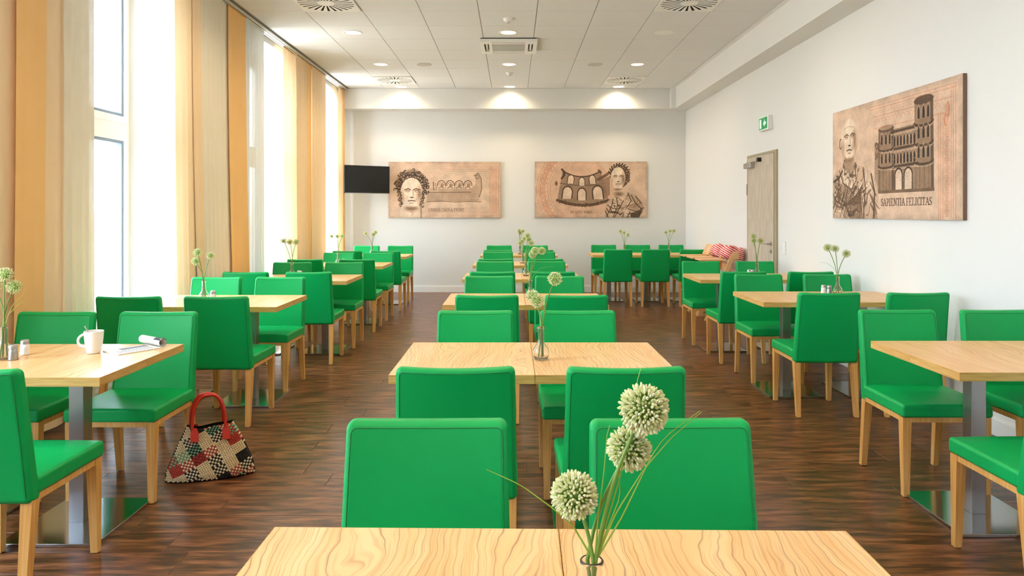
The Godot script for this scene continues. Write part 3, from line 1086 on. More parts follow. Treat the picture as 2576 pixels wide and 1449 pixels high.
func curls(p: Print, rng: RandomNumberGenerator, cx: float, cy: float, rx: float, ry: float, inner: float, a0: float, a1: float, count: int, size: float) -> void:
	for i in count:
		var a := rng.randf_range(a0, a1)
		var r := rng.randf_range(inner, 1.0)
		var x := cx + cos(a) * rx * r
		var y := cy + sin(a) * ry * r
		var s := size * rng.randf_range(0.7, 1.2)
		p.ell(x, y, s, s * 0.9, 0.95, 0.9, 0.7)
		var b := rng.randf() * TAU
		p.arc(x, y, s, s * 0.85, b, b + 3.6, size * 0.42, 0.10, 0.95)
		p.arc(x, y, s * 0.5, s * 0.45, b + 1.5, b + 4.5, size * 0.28, 0.35, 0.8)

func print_ship() -> ImageTexture:
	var p := Print.new(640, 320)
	var rng := RandomNumberGenerator.new()
	rng.seed = 5
	# border bands and frame
	for y in [0.035, 0.075, 0.135]:
		p.line([[1.02, y], [1.97, y]], 0.006, 0.5, 1.0, true)
	for x in [1.82, 1.845, 1.93, 1.965]:
		p.line([[x, 0.1], [x, 0.96]], 0.007, 0.6, 1.0, true)
	for i in 16:
		p.arc(1.888, 0.15 + i * 0.05, 0.026, 0.017, 0, TAU, 0.007, 0.75, 1.0, true)
	for i in 14:
		p.arc(1.2 + i * 0.05, 0.105, 0.018, 0.014, PI, TAU, 0.006, 0.45, 1.0, true)
	for y in [0.90, 0.95]:
		p.line([[0.7, y], [1.95, y]], 0.006, 0.5, 1.0, true)
	p.poly([[1.0, 0.16], [1.81, 0.16], [1.81, 0.81], [0.72, 0.81], [0.72, 0.6]], 1.08, 0.5)
	p.line([[1.02, 0.17], [1.80, 0.17], [1.80, 0.81]], 0.006, 0.75, 0.8)
	# galley relief
	p.poly([[0.72, 0.48], [0.80, 0.46], [0.86, 0.50], [1.45, 0.50], [1.55, 0.40], [1.56, 0.28], [1.52, 0.25], [1.60, 0.20], [1.655, 0.30], [1.665, 0.48], [1.62, 0.63], [1.60, 0.70], [1.66, 0.72], [0.68, 0.72], [0.70, 0.55]], 0.80, 0.8)
	p.line([[1.655, 0.30], [1.665, 0.48], [1.62, 0.63]], 0.014, 0.45)
	p.line([[1.52, 0.25], [1.60, 0.20], [1.655, 0.30]], 0.012, 0.4)
	p.arc(1.58, 0.27, 0.03, 0.03, 0, 5.0, 0.010, 0.4)
	for i in 4:
		var x := 0.945 + i * 0.157
		p.arc(x, 0.42, 0.072, 0.085, PI, TAU, 0.016, 0.40)
		p.arc(x, 0.43, 0.05, 0.06, PI, TAU, 0.008, 0.55)
		p.ell(x + 0.01, 0.42, 0.028, 0.035, 0.62)
		p.line([[x - 0.05, 0.47], [x, 0.44], [x + 0.045, 0.47]], 0.014, 0.45)
		p.line([[x - 0.07, 0.42], [x - 0.085, 0.47]], 0.010, 0.5)
	p.line([[0.80, 0.36], [0.81, 0.5]], 0.02, 0.5)
	p.line([[0.84, 0.38], [0.85, 0.5]], 0.012, 0.55)
	p.line([[0.72, 0.545], [1.47, 0.54]], 0.010, 0.35)
	p.line([[0.80, 0.49], [1.48, 0.49]], 0.008, 0.55)
	for i in 26:
		var x := 0.76 + i * 0.031
		p.line([[x, 0.55], [x - 0.01 + rng.randf() * 0.02, 0.66]], 0.006, 0.62, 0.7)
	p.line([[0.68, 0.715], [0.95, 0.70], [1.2, 0.72], [1.45, 0.705], [1.66, 0.715]], 0.012, 0.5)
	for i in 30:
		p.arc(0.74 + i * 0.031, 0.69, 0.016, 0.012, PI, TAU, 0.006, 0.6, 0.8)
	# neck, hair, face
	p.poly([[0.235, 0.70], [0.575, 0.70], [0.58, 1.0], [0.20, 1.0]], 1.12)
	p.ell(0.41, 0.84, 0.17, 0.08, 0.45, 0.8, 0.9)
	p.line([[0.575, 0.72], [0.585, 1.0]], 0.03, 0.55, 0.7)
	p.arc(0.41, 0.92, 0.03, 0.03, -2.2, 1.6, 0.008, 0.6)
	p.ell(0.415, 0.42, 0.305, 0.305, 0.30, 0.9, 0.25)
	curls(p, rng, 0.415, 0.44, 0.30, 0.31, 0.62, -PI - 0.5, 0.5, 130, 0.024)
	draw_face(p, 0.412, 0.555, 0.195, 0.275, 1.0)
	curls(p, rng, 0.412, 0.40, 0.21, 0.15, 0.85, -PI, 0.0, 34, 0.024)
	for s in [-1.0, 1.0]:
		for i in 9:
			curls(p, rng, 0.412 + s * (0.235 - i * 0.006), 0.42 + i * 0.045, 0.025, 0.02, 0.2, 0, TAU, 3, 0.020)
	return p.texture(31)

func print_arena() -> ImageTexture:
	var p := Print.new(640, 320)
	var rng := RandomNumberGenerator.new()
	rng.seed = 8
	# meander ring round a warm disc
	for y in 320:
		for x in 640:
			var q := Vector2(x / 320.0 - 0.83, y / 320.0 - 0.50)
			if q.length() < 0.56:
				p.rust[y * 640 + x] = 0.16
	for r in [0.56, 0.60, 0.76, 0.80]:
		p.arc(0.83, 0.5, r, r, PI * 0.6, PI * 1.45, 0.009, 0.7, 1.0, true)
	for i in 22:
		var a := PI * 0.62 + i * 0.125
		var b := a + 0.085
		var q := func(r: float, t: float) -> Array: return [0.83 + r * cos(t), 0.5 + r * sin(t)]
		p.line([q.call(0.63, a), q.call(0.73, a), q.call(0.73, b), q.call(0.66, b), q.call(0.66, a + 0.04), q.call(0.69, a + 0.04)], 0.015, 0.8, 1.0, true)
	# the curved arcade
	var top := func(x: float) -> float: return 0.26 - 0.9 * (x - 0.84) * (x - 0.84)
	var bot := func(x: float) -> float: return 0.79 - 0.42 * (x - 0.86) * (x - 0.86)
	var band := []
	for i in 15:
		var x := lerpf(0.50, 1.17, i / 14.0)
		band.append([x, top.call(x)])
	for i in 15:
		var x := lerpf(1.32, 0.40, i / 14.0)
		band.append([x, bot.call(x)])
	p.poly(band, 0.62)
	var hi := []
	var low := []
	var midl := []
	for i in 15:
		var x := lerpf(0.50, 1.17, i / 14.0)
		hi.append([x, top.call(x) + 0.01])
		x = lerpf(0.40, 1.32, i / 14.0)
		low.append([x, bot.call(x) - 0.01])
		x = lerpf(0.45, 1.25, i / 14.0)
		midl.append([x, 0.425 - 0.25 * (x - 0.85) * (x - 0.85)])
	p.line(hi, 0.022, 0.25)
	p.line(midl, 0.016, 0.38)
	p.line(low, 0.05, 0.25, 0.8)
	for i in 60:
		var x := rng.randf_range(0.42, 1.3)
		var y: float = bot.call(x)
		p.ell(x, y - rng.randf_range(-0.02, 0.05), rng.randf_range(0.008, 0.022), rng.randf_range(0.006, 0.016), rng.randf_range(0.1, 0.5), 0.9, 0.5)
	p.line([[0.485, 0.14], [0.53, 0.19], [0.52, 0.25], [0.48, 0.30]], 0.035, 0.22)
	p.line([[1.14, 0.16], [1.18, 0.20]], 0.035, 0.3)
	p.line([[1.13, 0.32], [1.24, 0.26], [1.33, 0.20]], 0.05, 0.35, 0.9)
	p.poly([[1.14, 0.34], [1.34, 0.26], [1.34, 0.60], [1.22, 0.66]], 0.52, 0.8)
	p.ell(0.385, 0.39, 0.03, 0.05, 0.3, 0.9, 0.4)
	for a in [[0.645, 0.33, 0.050, 0.085, -0.16], [0.84, 0.37, 0.045, 0.08, 0.0], [1.025, 0.335, 0.05, 0.085, 0.16], [0.585, 0.575, 0.075, 0.12, -0.15], [0.84, 0.605, 0.066, 0.12, 0.0], [1.12, 0.575, 0.08, 0.13, 0.15]]:
		for pass_ in 2:
			var k := 1.28 if pass_ == 0 else 1.0
			var pts := []
			for i in 11:
				var t := PI + PI * i / 10.0
				pts.append([a[0] + cos(t) * a[2] * k, a[1] - a[3] * 0.25 + sin(t) * a[3] * 0.75 * k])
			pts.append([a[0] + a[2] * k + a[4] * a[3] * 0.8, a[1] + a[3] * 0.75])
			pts.append([a[0] - a[2] * k + a[4] * a[3] * 0.8, a[1] + a[3] * 0.75])
			p.poly(pts, 0.22 if pass_ == 0 else 1.12)
	for i in 70:
		var x := rng.randf_range(0.47, 1.22)
		var y := rng.randf_range(0.30, 0.68)
		p.line([[x, y], [x + 0.03, y + 0.002]], 0.006, 0.45, 0.25)
	# bust with laurel
	var torso := [[1.25, 1.0], [1.25, 0.86], [1.29, 0.72], [1.38, 0.65], [1.46, 0.60], [1.47, 0.45], [1.64, 0.45], [1.66, 0.55], [1.78, 0.59], [1.90, 0.70], [1.95, 0.82], [1.92, 0.93], [1.84, 1.0]]
	p.poly(torso, 0.86)
	p.ell(1.42, 0.84, 0.16, 0.16, 1.18, 0.8, 0.9)
	folds(p, rng, torso, 1.56, 0.48, 1.05, 90)
	p.poly([[1.46, 0.62], [1.47, 0.45], [1.64, 0.45], [1.66, 0.56], [1.58, 0.70]], 1.02)
	p.ell(1.50, 0.58, 0.12, 0.06, 0.35, 0.8, 0.8)
	p.ell(1.80, 0.78, 0.14, 0.16, 0.62, 0.8, 0.8)
	for a in [[[1.40, 0.66], [1.37, 0.80], [1.28, 0.98]], [[1.46, 0.66], [1.48, 0.78], [1.40, 0.99]], [[1.58, 0.70], [1.50, 0.85], [1.42, 1.0]], [[1.66, 0.56], [1.72, 0.70], [1.62, 0.85], [1.56, 1.0]], [[1.72, 0.60], [1.80, 0.75], [1.90, 0.84]], [[1.80, 0.62], [1.90, 0.75]], [[1.66, 0.84], [1.80, 0.89], [1.92, 0.85]], [[1.70, 0.90], [1.64, 1.0]], [[1.30, 0.78], [1.40, 0.84]], [[1.26, 0.88], [1.31, 1.0]]]:
		p.line(a, 0.016, 0.22, 0.9)
	p.poly([[1.70, 0.92], [1.92, 0.87], [1.86, 1.0], [1.72, 1.0]], 0.16, 0.85)
	p.ell(1.62, 0.90, 0.06, 0.10, 1.28, 0.8, 0.8)
	p.ell(1.52, 0.26, 0.175, 0.20, 0.30)
	curls(p, rng, 1.53, 0.26, 0.175, 0.20, 0.65, -PI - 0.2, 0.7, 60, 0.020)
	draw_face(p, 1.485, 0.30, 0.13, 0.20, 1.0)
	for i in 9:
		var a := -PI * 0.95 + i * 0.26
		p.line([[1.51 + 0.165 * cos(a), 0.24 + 0.17 * sin(a)], [1.51 + 0.20 * cos(a + 0.14), 0.24 + 0.21 * sin(a + 0.14)]], 0.022, 0.2)
	return p.texture(53)

func print_gate() -> ImageTexture:
	var p := Print.new(960, 480)
	var rng := RandomNumberGenerator.new()
	rng.seed = 13
	# ornament bands above and at the right
	for k in [[0.66, 0.05, 1.95], [0.72, 0.075, 1.92], [0.74, 0.14, 1.88], [0.80, 0.24, 1.80]]:
		p.line([[k[0], k[1]], [k[2], k[1]]], 0.006, 0.6, 1.0, true)
	for x in [1.72, 1.745, 1.775, 1.87, 1.895, 1.925]:
		p.line([[x, 0.24 if x < 1.8 else 0.06], [x, 1.0]], 0.007, 0.75, 1.0, true)
	for i in 13:
		var y := 0.20 + i * 0.062
		p.arc(1.822, y, 0.028, 0.024, 0, TAU, 0.006, 0.6, 1.0, true)
		p.arc(1.822, y, 0.012, 0.012, 0, TAU, 0.008, 0.8, 1.0, true)
		p.line([[1.80, y + 0.03], [1.845, y + 0.03]], 0.006, 0.6, 1.0, true)
	p.arc(1.83, 0.22, 0.018, 0.05, -1.5, 1.8, 0.012, 1.0, 1.0, true)
	p.arc(1.81, 0.29, 0.018, 0.04, 1.6, 4.6, 0.012, 1.0, 1.0, true)
	for i in 16:
		p.arc(0.84 + i * 0.058, 0.19, 0.024, 0.03, PI, TAU, 0.006, 0.5, 1.0, true)
		p.arc(0.84 + i * 0.058, 0.105, 0.018, 0.012, 0, TAU, 0.005, 0.45, 1.0, true)
	p.line([[0.73, 0.14], [0.73, 0.95]], 0.005, 0.4, 1.0, true)
	# the gate: stone block between two round towers
	var stone := 0.60
	p.poly([[0.80, 0.36], [0.90, 0.36], [0.90, 0.77], [0.80, 0.77]], 0.72)
	p.poly([[1.05, 0.28], [1.46, 0.27], [1.46, 0.77], [1.05, 0.77]], stone)
	p.poly([[0.87, 0.26], [1.10, 0.26], [1.11, 0.77], [0.86, 0.77]], stone)
	p.poly([[1.41, 0.10], [1.65, 0.10], [1.66, 0.77], [1.41, 0.77]], stone)
	p.ell(0.985, 0.262, 0.125, 0.03, 0.35)
	p.ell(1.53, 0.105, 0.13, 0.035, 0.30)
	p.ell(0.985, 0.25, 0.10, 0.02, 0.7)
	# shaded flanks of the towers in stone texture
	for i in 12:
		p.line([[1.075 + i * 0.003, 0.28], [1.08 + i * 0.003, 0.77]], 0.008, 0.25, 0.45)
		p.line([[1.62 + i * 0.003, 0.12], [1.63 + i * 0.003, 0.77]], 0.008, 0.25, 0.4)
		p.line([[0.865 + i * 0.002, 0.28], [0.862 + i * 0.002, 0.77]], 0.006, 0.35, 0.3)
	for y in [0.30, 0.44, 0.58]:
		p.line([[1.05, y], [1.46, y - 0.008]], 0.018, 0.22)
		p.line([[1.05, y + 0.022], [1.46, y + 0.014]], 0.008, 0.9)
	for y in [0.42, 0.56]:
		p.arc(0.985, y, 0.125, 0.022, 0, PI, 0.016, 0.22)
		p.arc(0.985, y + 0.018, 0.12, 0.02, 0, PI, 0.008, 0.85)
	for y in [0.27, 0.42, 0.56]:
		p.arc(1.53, y, 0.125, 0.025, 0, PI, 0.016, 0.20)
		p.arc(1.53, y + 0.02, 0.12, 0.023, 0, PI, 0.008, 0.85)
	var hole := func(x: float, y: float, w: float, h: float) -> void:
		p.poly([[x - w, y - h * 0.3], [x - w * 0.7, y - h * 0.8], [x, y - h], [x + w * 0.7, y - h * 0.8], [x + w, y - h * 0.3], [x + w, y + h], [x - w, y + h]], 0.10)
		p.line([[x - w * 1.5, y + h], [x - w * 1.5, y - h * 0.4], [x, y - h * 1.35], [x + w * 1.5, y - h * 0.4], [x + w * 1.5, y + h]], 0.007, 0.9, 0.7)
	for i in 7:
		hole.call(1.12 + i * 0.048, 0.375, 0.013, 0.042)
		hole.call(1.12 + i * 0.048, 0.515, 0.013, 0.042)
	for y in [0.345, 0.50]:
		for x in [0.92, 0.985, 1.045]:
			hole.call(x, y, 0.013, 0.042)
	for y in [0.195, 0.345, 0.49]:
		for x in [1.465, 1.53, 1.59]:
			hole.call(x, y, 0.014, 0.045)
	for x in [0.89, 0.94, 0.99, 1.04, 1.09, 1.43, 1.48, 1.54, 1.60, 1.645]:
		p.line([[x, 0.60], [x, 0.76]], 0.007, 0.3, 0.8)
	for a in [[1.18, 0.046], [1.32, 0.050]]:
		for pass_ in 2:
			var k := 1.3 if pass_ == 0 else 1.0
			var pts := []
			for i in 11:
				var t := PI + PI * i / 10.0
				pts.append([a[0] + cos(t) * a[1] * k, 0.655 + sin(t) * 0.05 * k])
			pts.append([a[0] + a[1] * k, 0.765])
			pts.append([a[0] - a[1] * k, 0.765])
			p.poly(pts, 0.15 if pass_ == 0 else 1.12)
	p.poly([[0.80, 0.765], [1.67, 0.765], [1.67, 0.79], [0.80, 0.79]], 0.42)
	for i in 420:
		var x := rng.randf_range(0.82, 1.64)
		var y := rng.randf_range(0.30, 0.75)
		p.line([[x, y], [x + 0.018, y]], 0.005, rng.randf_range(0.2, 0.9), 0.35)
	for i in 60:
		p.ell(rng.randf_range(0.81, 0.90), rng.randf_range(0.36, 0.5), 0.012, 0.010, 0.35, 0.7, 0.5)
	# bust
	var torso := [[0.0, 0.62], [0.10, 0.55], [0.20, 0.52], [0.24, 0.44], [0.43, 0.44], [0.46, 0.51], [0.60, 0.55], [0.74, 0.60], [0.83, 0.70], [0.87, 0.82], [0.83, 0.94], [0.80, 1.0], [0.0, 1.0]]
	p.poly(torso, 0.88)
	p.ell(0.30, 0.66, 0.2, 0.12, 1.2, 0.8, 0.8)
	p.ell(0.72, 0.74, 0.12, 0.18, 1.15, 0.7, 0.9)
	folds(p, rng, torso, 0.36, 0.46, 1.1, 150)
	p.ell(0.34, 0.49, 0.10, 0.10, 0.35, 0.85, 0.8)
	p.poly([[0.25, 0.42], [0.42, 0.42], [0.43, 0.55], [0.35, 0.60], [0.24, 0.55]], 0.75, 0.7)
	for i in 46:
		var x := rng.randf_range(0.01, 0.80)
		var y := rng.randf_range(0.62, 0.9)
		var bend := (x - 0.35) * 0.2
		p.line([[x, y], [x - 0.02 + bend, y + 0.07], [x - 0.05 + bend * 2.0, y + rng.randf_range(0.10, 0.2)]], rng.randf_range(0.008, 0.016), rng.randf_range(0.15, 0.45), 0.8)
	for i in 9:
		var x := 0.02 + i * 0.035
		p.line([[x, 0.66 + i * 0.006], [x + 0.12, 0.80], [x + 0.24, 0.88], [0.50 + i * 0.01, 0.78 - i * 0.01]], 0.010, 0.25 + 0.05 * (i % 3), 0.85)
	p.line([[0.14, 0.56], [0.22, 0.68], [0.38, 0.74], [0.47, 0.66], [0.45, 0.53]], 0.016, 0.35, 0.9)
	p.line([[0.02, 0.655], [0.13, 0.625], [0.20, 0.56]], 0.022, 0.2)
	p.line([[0.60, 0.56], [0.64, 0.74], [0.60, 1.0]], 0.016, 0.25)
	p.line([[0.74, 0.62], [0.80, 0.78], [0.78, 1.0]], 0.02, 0.25)
	p.poly([[0.40, 0.82], [0.58, 0.78], [0.55, 1.0], [0.34, 1.0]], 0.35, 0.55)
	p.ell(0.165, 0.31, 0.028, 0.05, 0.9)
	p.arc(0.165, 0.31, 0.026, 0.045, 0.6, 5.6, 0.010, 0.3)
	p.ell(0.33, 0.24, 0.155, 0.15, 1.1)
	draw_face(p, 0.335, 0.285, 0.145, 0.185, 1.0)
	p.line([[0.24, 0.18], [0.33, 0.165], [0.42, 0.18]], 0.006, 0.6, 0.7)
	return p.texture(71)

func canvas(label: String, tex: ImageTexture, words: String, at: Vector3, turn: float, text_at: Vector2, text_h: float) -> void:
	var t := thing("canvas_print", label, "wall picture", at, turn, "sepia canvas prints of ancient Rome")
	var m := StandardMaterial3D.new()
	m.resource_name = "canvas print"
	m.albedo_texture = tex
	m.roughness = 0.8
	var side := StandardMaterial3D.new()
	side.resource_name = "canvas side"
	side.albedo_color = Color(0.50, 0.40, 0.33)
	side.roughness = 0.8
	part(t, "stretcher", cbox(0, 0, 0.014, 2.0, 1.0, 0.028), side)
	var st := begin()
	quad(st, Vector3(-1.0, -0.5, 0.030), Vector3(1.0, -0.5, 0.030), Vector3(1.0, 0.5, 0.030), Vector3(-1.0, 0.5, 0.030))
	for e in [[Vector3(-1, -0.5, 0.030), Vector3(-1, 0.5, 0.030), Vector3(-1, 0.5, 0.028), Vector3(-1, -0.5, 0.028)], [Vector3(1, 0.5, 0.030), Vector3(1, -0.5, 0.030), Vector3(1, -0.5, 0.028), Vector3(1, 0.5, 0.028)], [Vector3(-1, 0.5, 0.030), Vector3(1, 0.5, 0.030), Vector3(1, 0.5, 0.028), Vector3(-1, 0.5, 0.028)], [Vector3(1, -0.5, 0.030), Vector3(-1, -0.5, 0.030), Vector3(-1, -0.5, 0.028), Vector3(1, -0.5, 0.028)]]:
		quad(st, e[0], e[1], e[2], e[3], Rect2(0, 0, 0.01, 0.01))
	part(t, "printed_cloth", st.commit(), m)
	var tm := TextMesh.new()
	tm.text = words
	var f := SystemFont.new()
	f.font_names = PackedStringArray(["Droid Serif"])
	tm.font = f
	tm.font_size = 32
	tm.depth = 0.001
	tm.pixel_size = text_h / 23.0
	var o := part(t, "lettering", tm, M["lettering"])
	o.position = Vector3(text_at.x - 1.0, 0.5 - text_at.y, 0.0308)
	o.scale = Vector3(0.86, 1, 1)

func build_pictures() -> void:
	canvas("sepia canvas with curly-haired marble head and galley, beside the television", print_ship(), "OMNIA CAUSA FIUNT", V(-1.225, 1.827, ROOM_B - 0.001), 0.0, Vector2(1.03, 0.86), 0.052)
	canvas("sepia canvas with arena arches and laurel-crowned bust on the back wall", print_arena(), "NE QUID NIMIS", V(1.385, 1.832, ROOM_B - 0.001), 0.0, Vector2(0.83, 0.905), 0.045)
	canvas("large sepia canvas with toga bust and towered gate on the door wall", print_gate(), "SAPIENTIA FELICITAS", V(ROOM_R - 0.001, 1.868, 5.93), -PI / 2, Vector2(1.275, 0.865), 0.058)

func build_tv() -> void:
	var a := V(-2.85, 0, 12.31)
	var b := V(-2.18, 0, 12.74)
	var c := (a + b) / 2 + Vector3(0, 1.99, 0)
	var t := thing("television", "black flat television on a corner wall arm beside the galley picture", "television", c, atan2(-(b - a).z, (b - a).x))
	part(t, "casing", rbox(Vector3(-0.41, -0.242, -0.045), Vector3(0.41, 0.242, 0.0), 0.006, 1), M["black plastic"])
	part(t, "screen", cbox(0, 0.006, 0.001, 0.785, 0.445, 0.003), M["screen"])
	part(t, "lower_edge", cbox(0, -0.236, 0.002, 0.80, 0.008, 0.003), M["grille grey"])
	var st := begin()
	var inv := t.transform.affine_inverse()
	var p0: Vector3 = Vector3(0, 0, -0.045)
	var p1: Vector3 = inv * V(-2.45, 1.99, ROOM_B)
	tube(st, [p0, p0.lerp(p1, 0.5) + Vector3(0.03, 0, 0), p1], [0.02, 0.02, 0.02], 8)
	part(t, "wall_arm", st.commit(), M["black plastic"])

# ==================================================================== tables and chairs
func make_table(label: String, at: Vector3, turn: float, kind: int, group: String) -> Node3D:
	var t := thing("dining_table", label, "table", at, turn, group)
	var w := 0.604
	var d := 0.756
	var h := 0.75
	var th := 0.037
	var st := begin()
	var hx := w / 2 - 0.002
	var hz := d / 2 - 0.002
	quad(st, Vector3(-hx, h, hz), Vector3(hx, h, hz), Vector3(hx, h, -hz), Vector3(-hx, h, -hz), Rect2(0, 0, 1, 1))
	quad(st, Vector3(-hx, h - th, -hz), Vector3(hx, h - th, -hz), Vector3(hx, h - th, hz), Vector3(-hx, h - th, hz), Rect2(0, 0, 1, 1))
	for s in [-1.0, 1.0]:
		quad(st, Vector3(-hx * s, h - th, hz * s), Vector3(hx * s, h - th, hz * s), Vector3(hx * s, h, hz * s), Vector3(-hx * s, h, hz * s), Rect2(0, 0, 1, 0.05))
		quad(st, Vector3(hx * s, h - th, hz * s), Vector3(hx * s, h - th, -hz * s), Vector3(hx * s, h, -hz * s), Vector3(hx * s, h, hz * s), Rect2(0, 0, 1, 0.05))
	part(t, "table_top", st.commit(), M["table top %d" % kind])
	st = begin()
	var o := 0.0015
	for s in [-1.0, 1.0]:
		box(st, Vector3(-w / 2, h - th + 0.0005, s * (hz + 0.0002)), Vector3(w / 2, h - o * 0.3, s * (hz + 0.002)))
		box(st, Vector3(s * (hx + 0.0002), h - th + 0.0005, -hz), Vector3(s * (hx + 0.002), h - o * 0.3, hz))
	part(t, "edge_band", st.commit(), M["table edge"])
	part(t, "mounting_plate", cbox(0, h - th - 0.003, 0, 0.3, 0.006, 0.4), M["brushed steel"])
	part(t, "column", rbox(Vector3(-0.034, 0.014, -0.035), Vector3(0.034, h - th - 0.006, 0.035), 0.003, 1), M["brushed steel"])
	part(t, "base_plate", rbox(Vector3(-0.21, 0.001, -0.25), Vector3(0.21, 0.015, 0.25), 0.002, 1), M["polished steel"])
	return t

func make_chair(label: String) -> Node3D:
	# faces +z; seat 0.45 wide
	var c := thing("dining_chair", label, "chair", Vector3.ZERO, 0.0, "green leather dining chairs")
	var puff := func(p: Vector3) -> Vector3:
		var k := 1.0 - pow(absf(p.x) / 0.225, 4.0)
		var f := 1.0 - pow(absf(p.z - 0.02) / 0.24, 4.0)
		return p + Vector3(0, 0.010 * k * f if p.y > 0.43 else 0.0, 0)
	part(c, "seat", rbox(Vector3(-0.224, 0.399, -0.185), Vector3(0.224, 0.462, 0.246), 0.014, 3, Vector3i(8, 1, 8), puff), M["green leather"])
	var lean := func(p: Vector3) -> Vector3:
		var s := clampf((p.y - 0.37) / 0.5, 0.0, 1.0)
		var taper := lerpf(1.0, 0.955, s)
		var thick := lerpf(1.0, 0.80, s)
		var q := Vector3(p.x * taper, p.y, p.z * thick)
		q.z += -0.188 - 0.080 * s - 0.008 * s * s
		q.z += 0.016 * pow(absf(p.x) / 0.22, 2.0) * s
		q.y -= 0.006 * (1.0 - pow(absf(p.x) / 0.22, 2.0)) * s
		return q
	var back := part(c, "backrest", rbox(Vector3(-0.222, 0.372, -0.034), Vector3(0.222, 0.872, 0.034), 0.023, 3, Vector3i(8, 8, 1), lean), M["green leather"])
	# stitched seams running round the two faces
	for side in [-1.0, 1.0]:
		var pts := []
		var z: float = side * 0.0335
		pts.append(Vector3(-0.207, 0.40, z))
		for i in 7:
			pts.append(Vector3(-0.207, lerpf(0.42, 0.83, i / 6.0), z))
		for i in 5:
			var a := PI + PI / 2 * i / 4.0
			pts.append(Vector3(-0.190 + 0.017 * cos(a), 0.840 - 0.017 * sin(a), z))
		for i in 7:
			pts.append(Vector3(lerpf(-0.16, 0.16, i / 6.0), 0.857, z))
		for i in 5:
			var a := PI / 2 * (1.0 - i / 4.0)
			pts.append(Vector3(0.190 + 0.017 * cos(a), 0.840 + 0.017 * sin(a), z))
		for i in 7:
			pts.append(Vector3(0.207, lerpf(0.83, 0.42, i / 6.0), z))
		pts.append(Vector3(0.207, 0.40, z))
		var st := begin()
		var rad := []
		var moved := []
		for p in pts:
			moved.append(lean.call(p))
			rad.append(0.0016)
		tube(st, moved, rad, 5)
		part(back, "seam", st.commit(), M["green stitching"])
	# wooden frame under the seat
	var st2 := begin()
	box(st2, Vector3(-0.186, 0.374, 0.208), Vector3(0.186, 0.3985, 0.232))
	box(st2, Vector3(-0.186, 0.374, -0.182), Vector3(0.186, 0.3985, -0.160))
	for s in [-1.0, 1.0]:
		box(st2, Vector3(s * 0.192, 0.374, -0.20), Vector3(s * 0.215, 0.3985, 0.208))
	part(c, "seat_frame", st2.commit(), M["beech"])
	for s in [-1.0, 1.0]:
		for f in [1.0, -1.0]:
			var st := begin()
			var top0 := Vector3(s * 0.197, 0.398, 0.213 if f > 0 else -0.186)
			var bot0 := Vector3(s * 0.200, 0.004, 0.221 if f > 0 else -0.232)
			var ht := 0.0215
			var hb := 0.0145
			var rings := []
			var P := [top0, top0.lerp(bot0, 0.06), bot0]
			var R := [ht, ht, hb]
			for k in 3:
				var ring := []
				for q in [[-1, -1], [-1, 1], [1, 1], [1, -1]]:
					var b: float = R[k]
					ring.append(P[k] + Vector3(q[0] * b, 0, q[1] * b))
				rings.append(ring)
			for k in 2:
				for i in 4:
					var j := (i + 1) % 4
					quad(st, rings[k + 1][i], rings[k + 1][j], rings[k][j], rings[k][i])
			quad(st, rings[0][0], rings[0][1], rings[0][2], rings[0][3])
			quad(st, rings[2][3], rings[2][2], rings[2][1], rings[2][0])
			var leg := part(c, "leg", st.commit(), M["beech"])
			st = begin()
			lathe(st, [Vector2(0.0, 0.0), Vector2(0.011, 0.0), Vector2(0.012, 0.004)], 10, Vector3(bot0.x, 0, bot0.z))
			part(leg, "glide", st.commit(), M["white plastic"])
	return c

const ORD := ["first", "second", "third", "fourth", "fifth", "sixth"]

# rows of double tables: middle x, far edge distances from the picture wall inwards
var table_rows := {
	"middle": {"x": 0.09, "far": [12.06, 9.95, 8.05, 6.02, 3.75, 1.54]},
	"window": {"x": -2.285, "far": [11.79, 9.81, 7.86, 5.907, 3.705]},
	"door-wall": {"x": 2.475, "far": [8.0, 6.175, 3.797]},
}

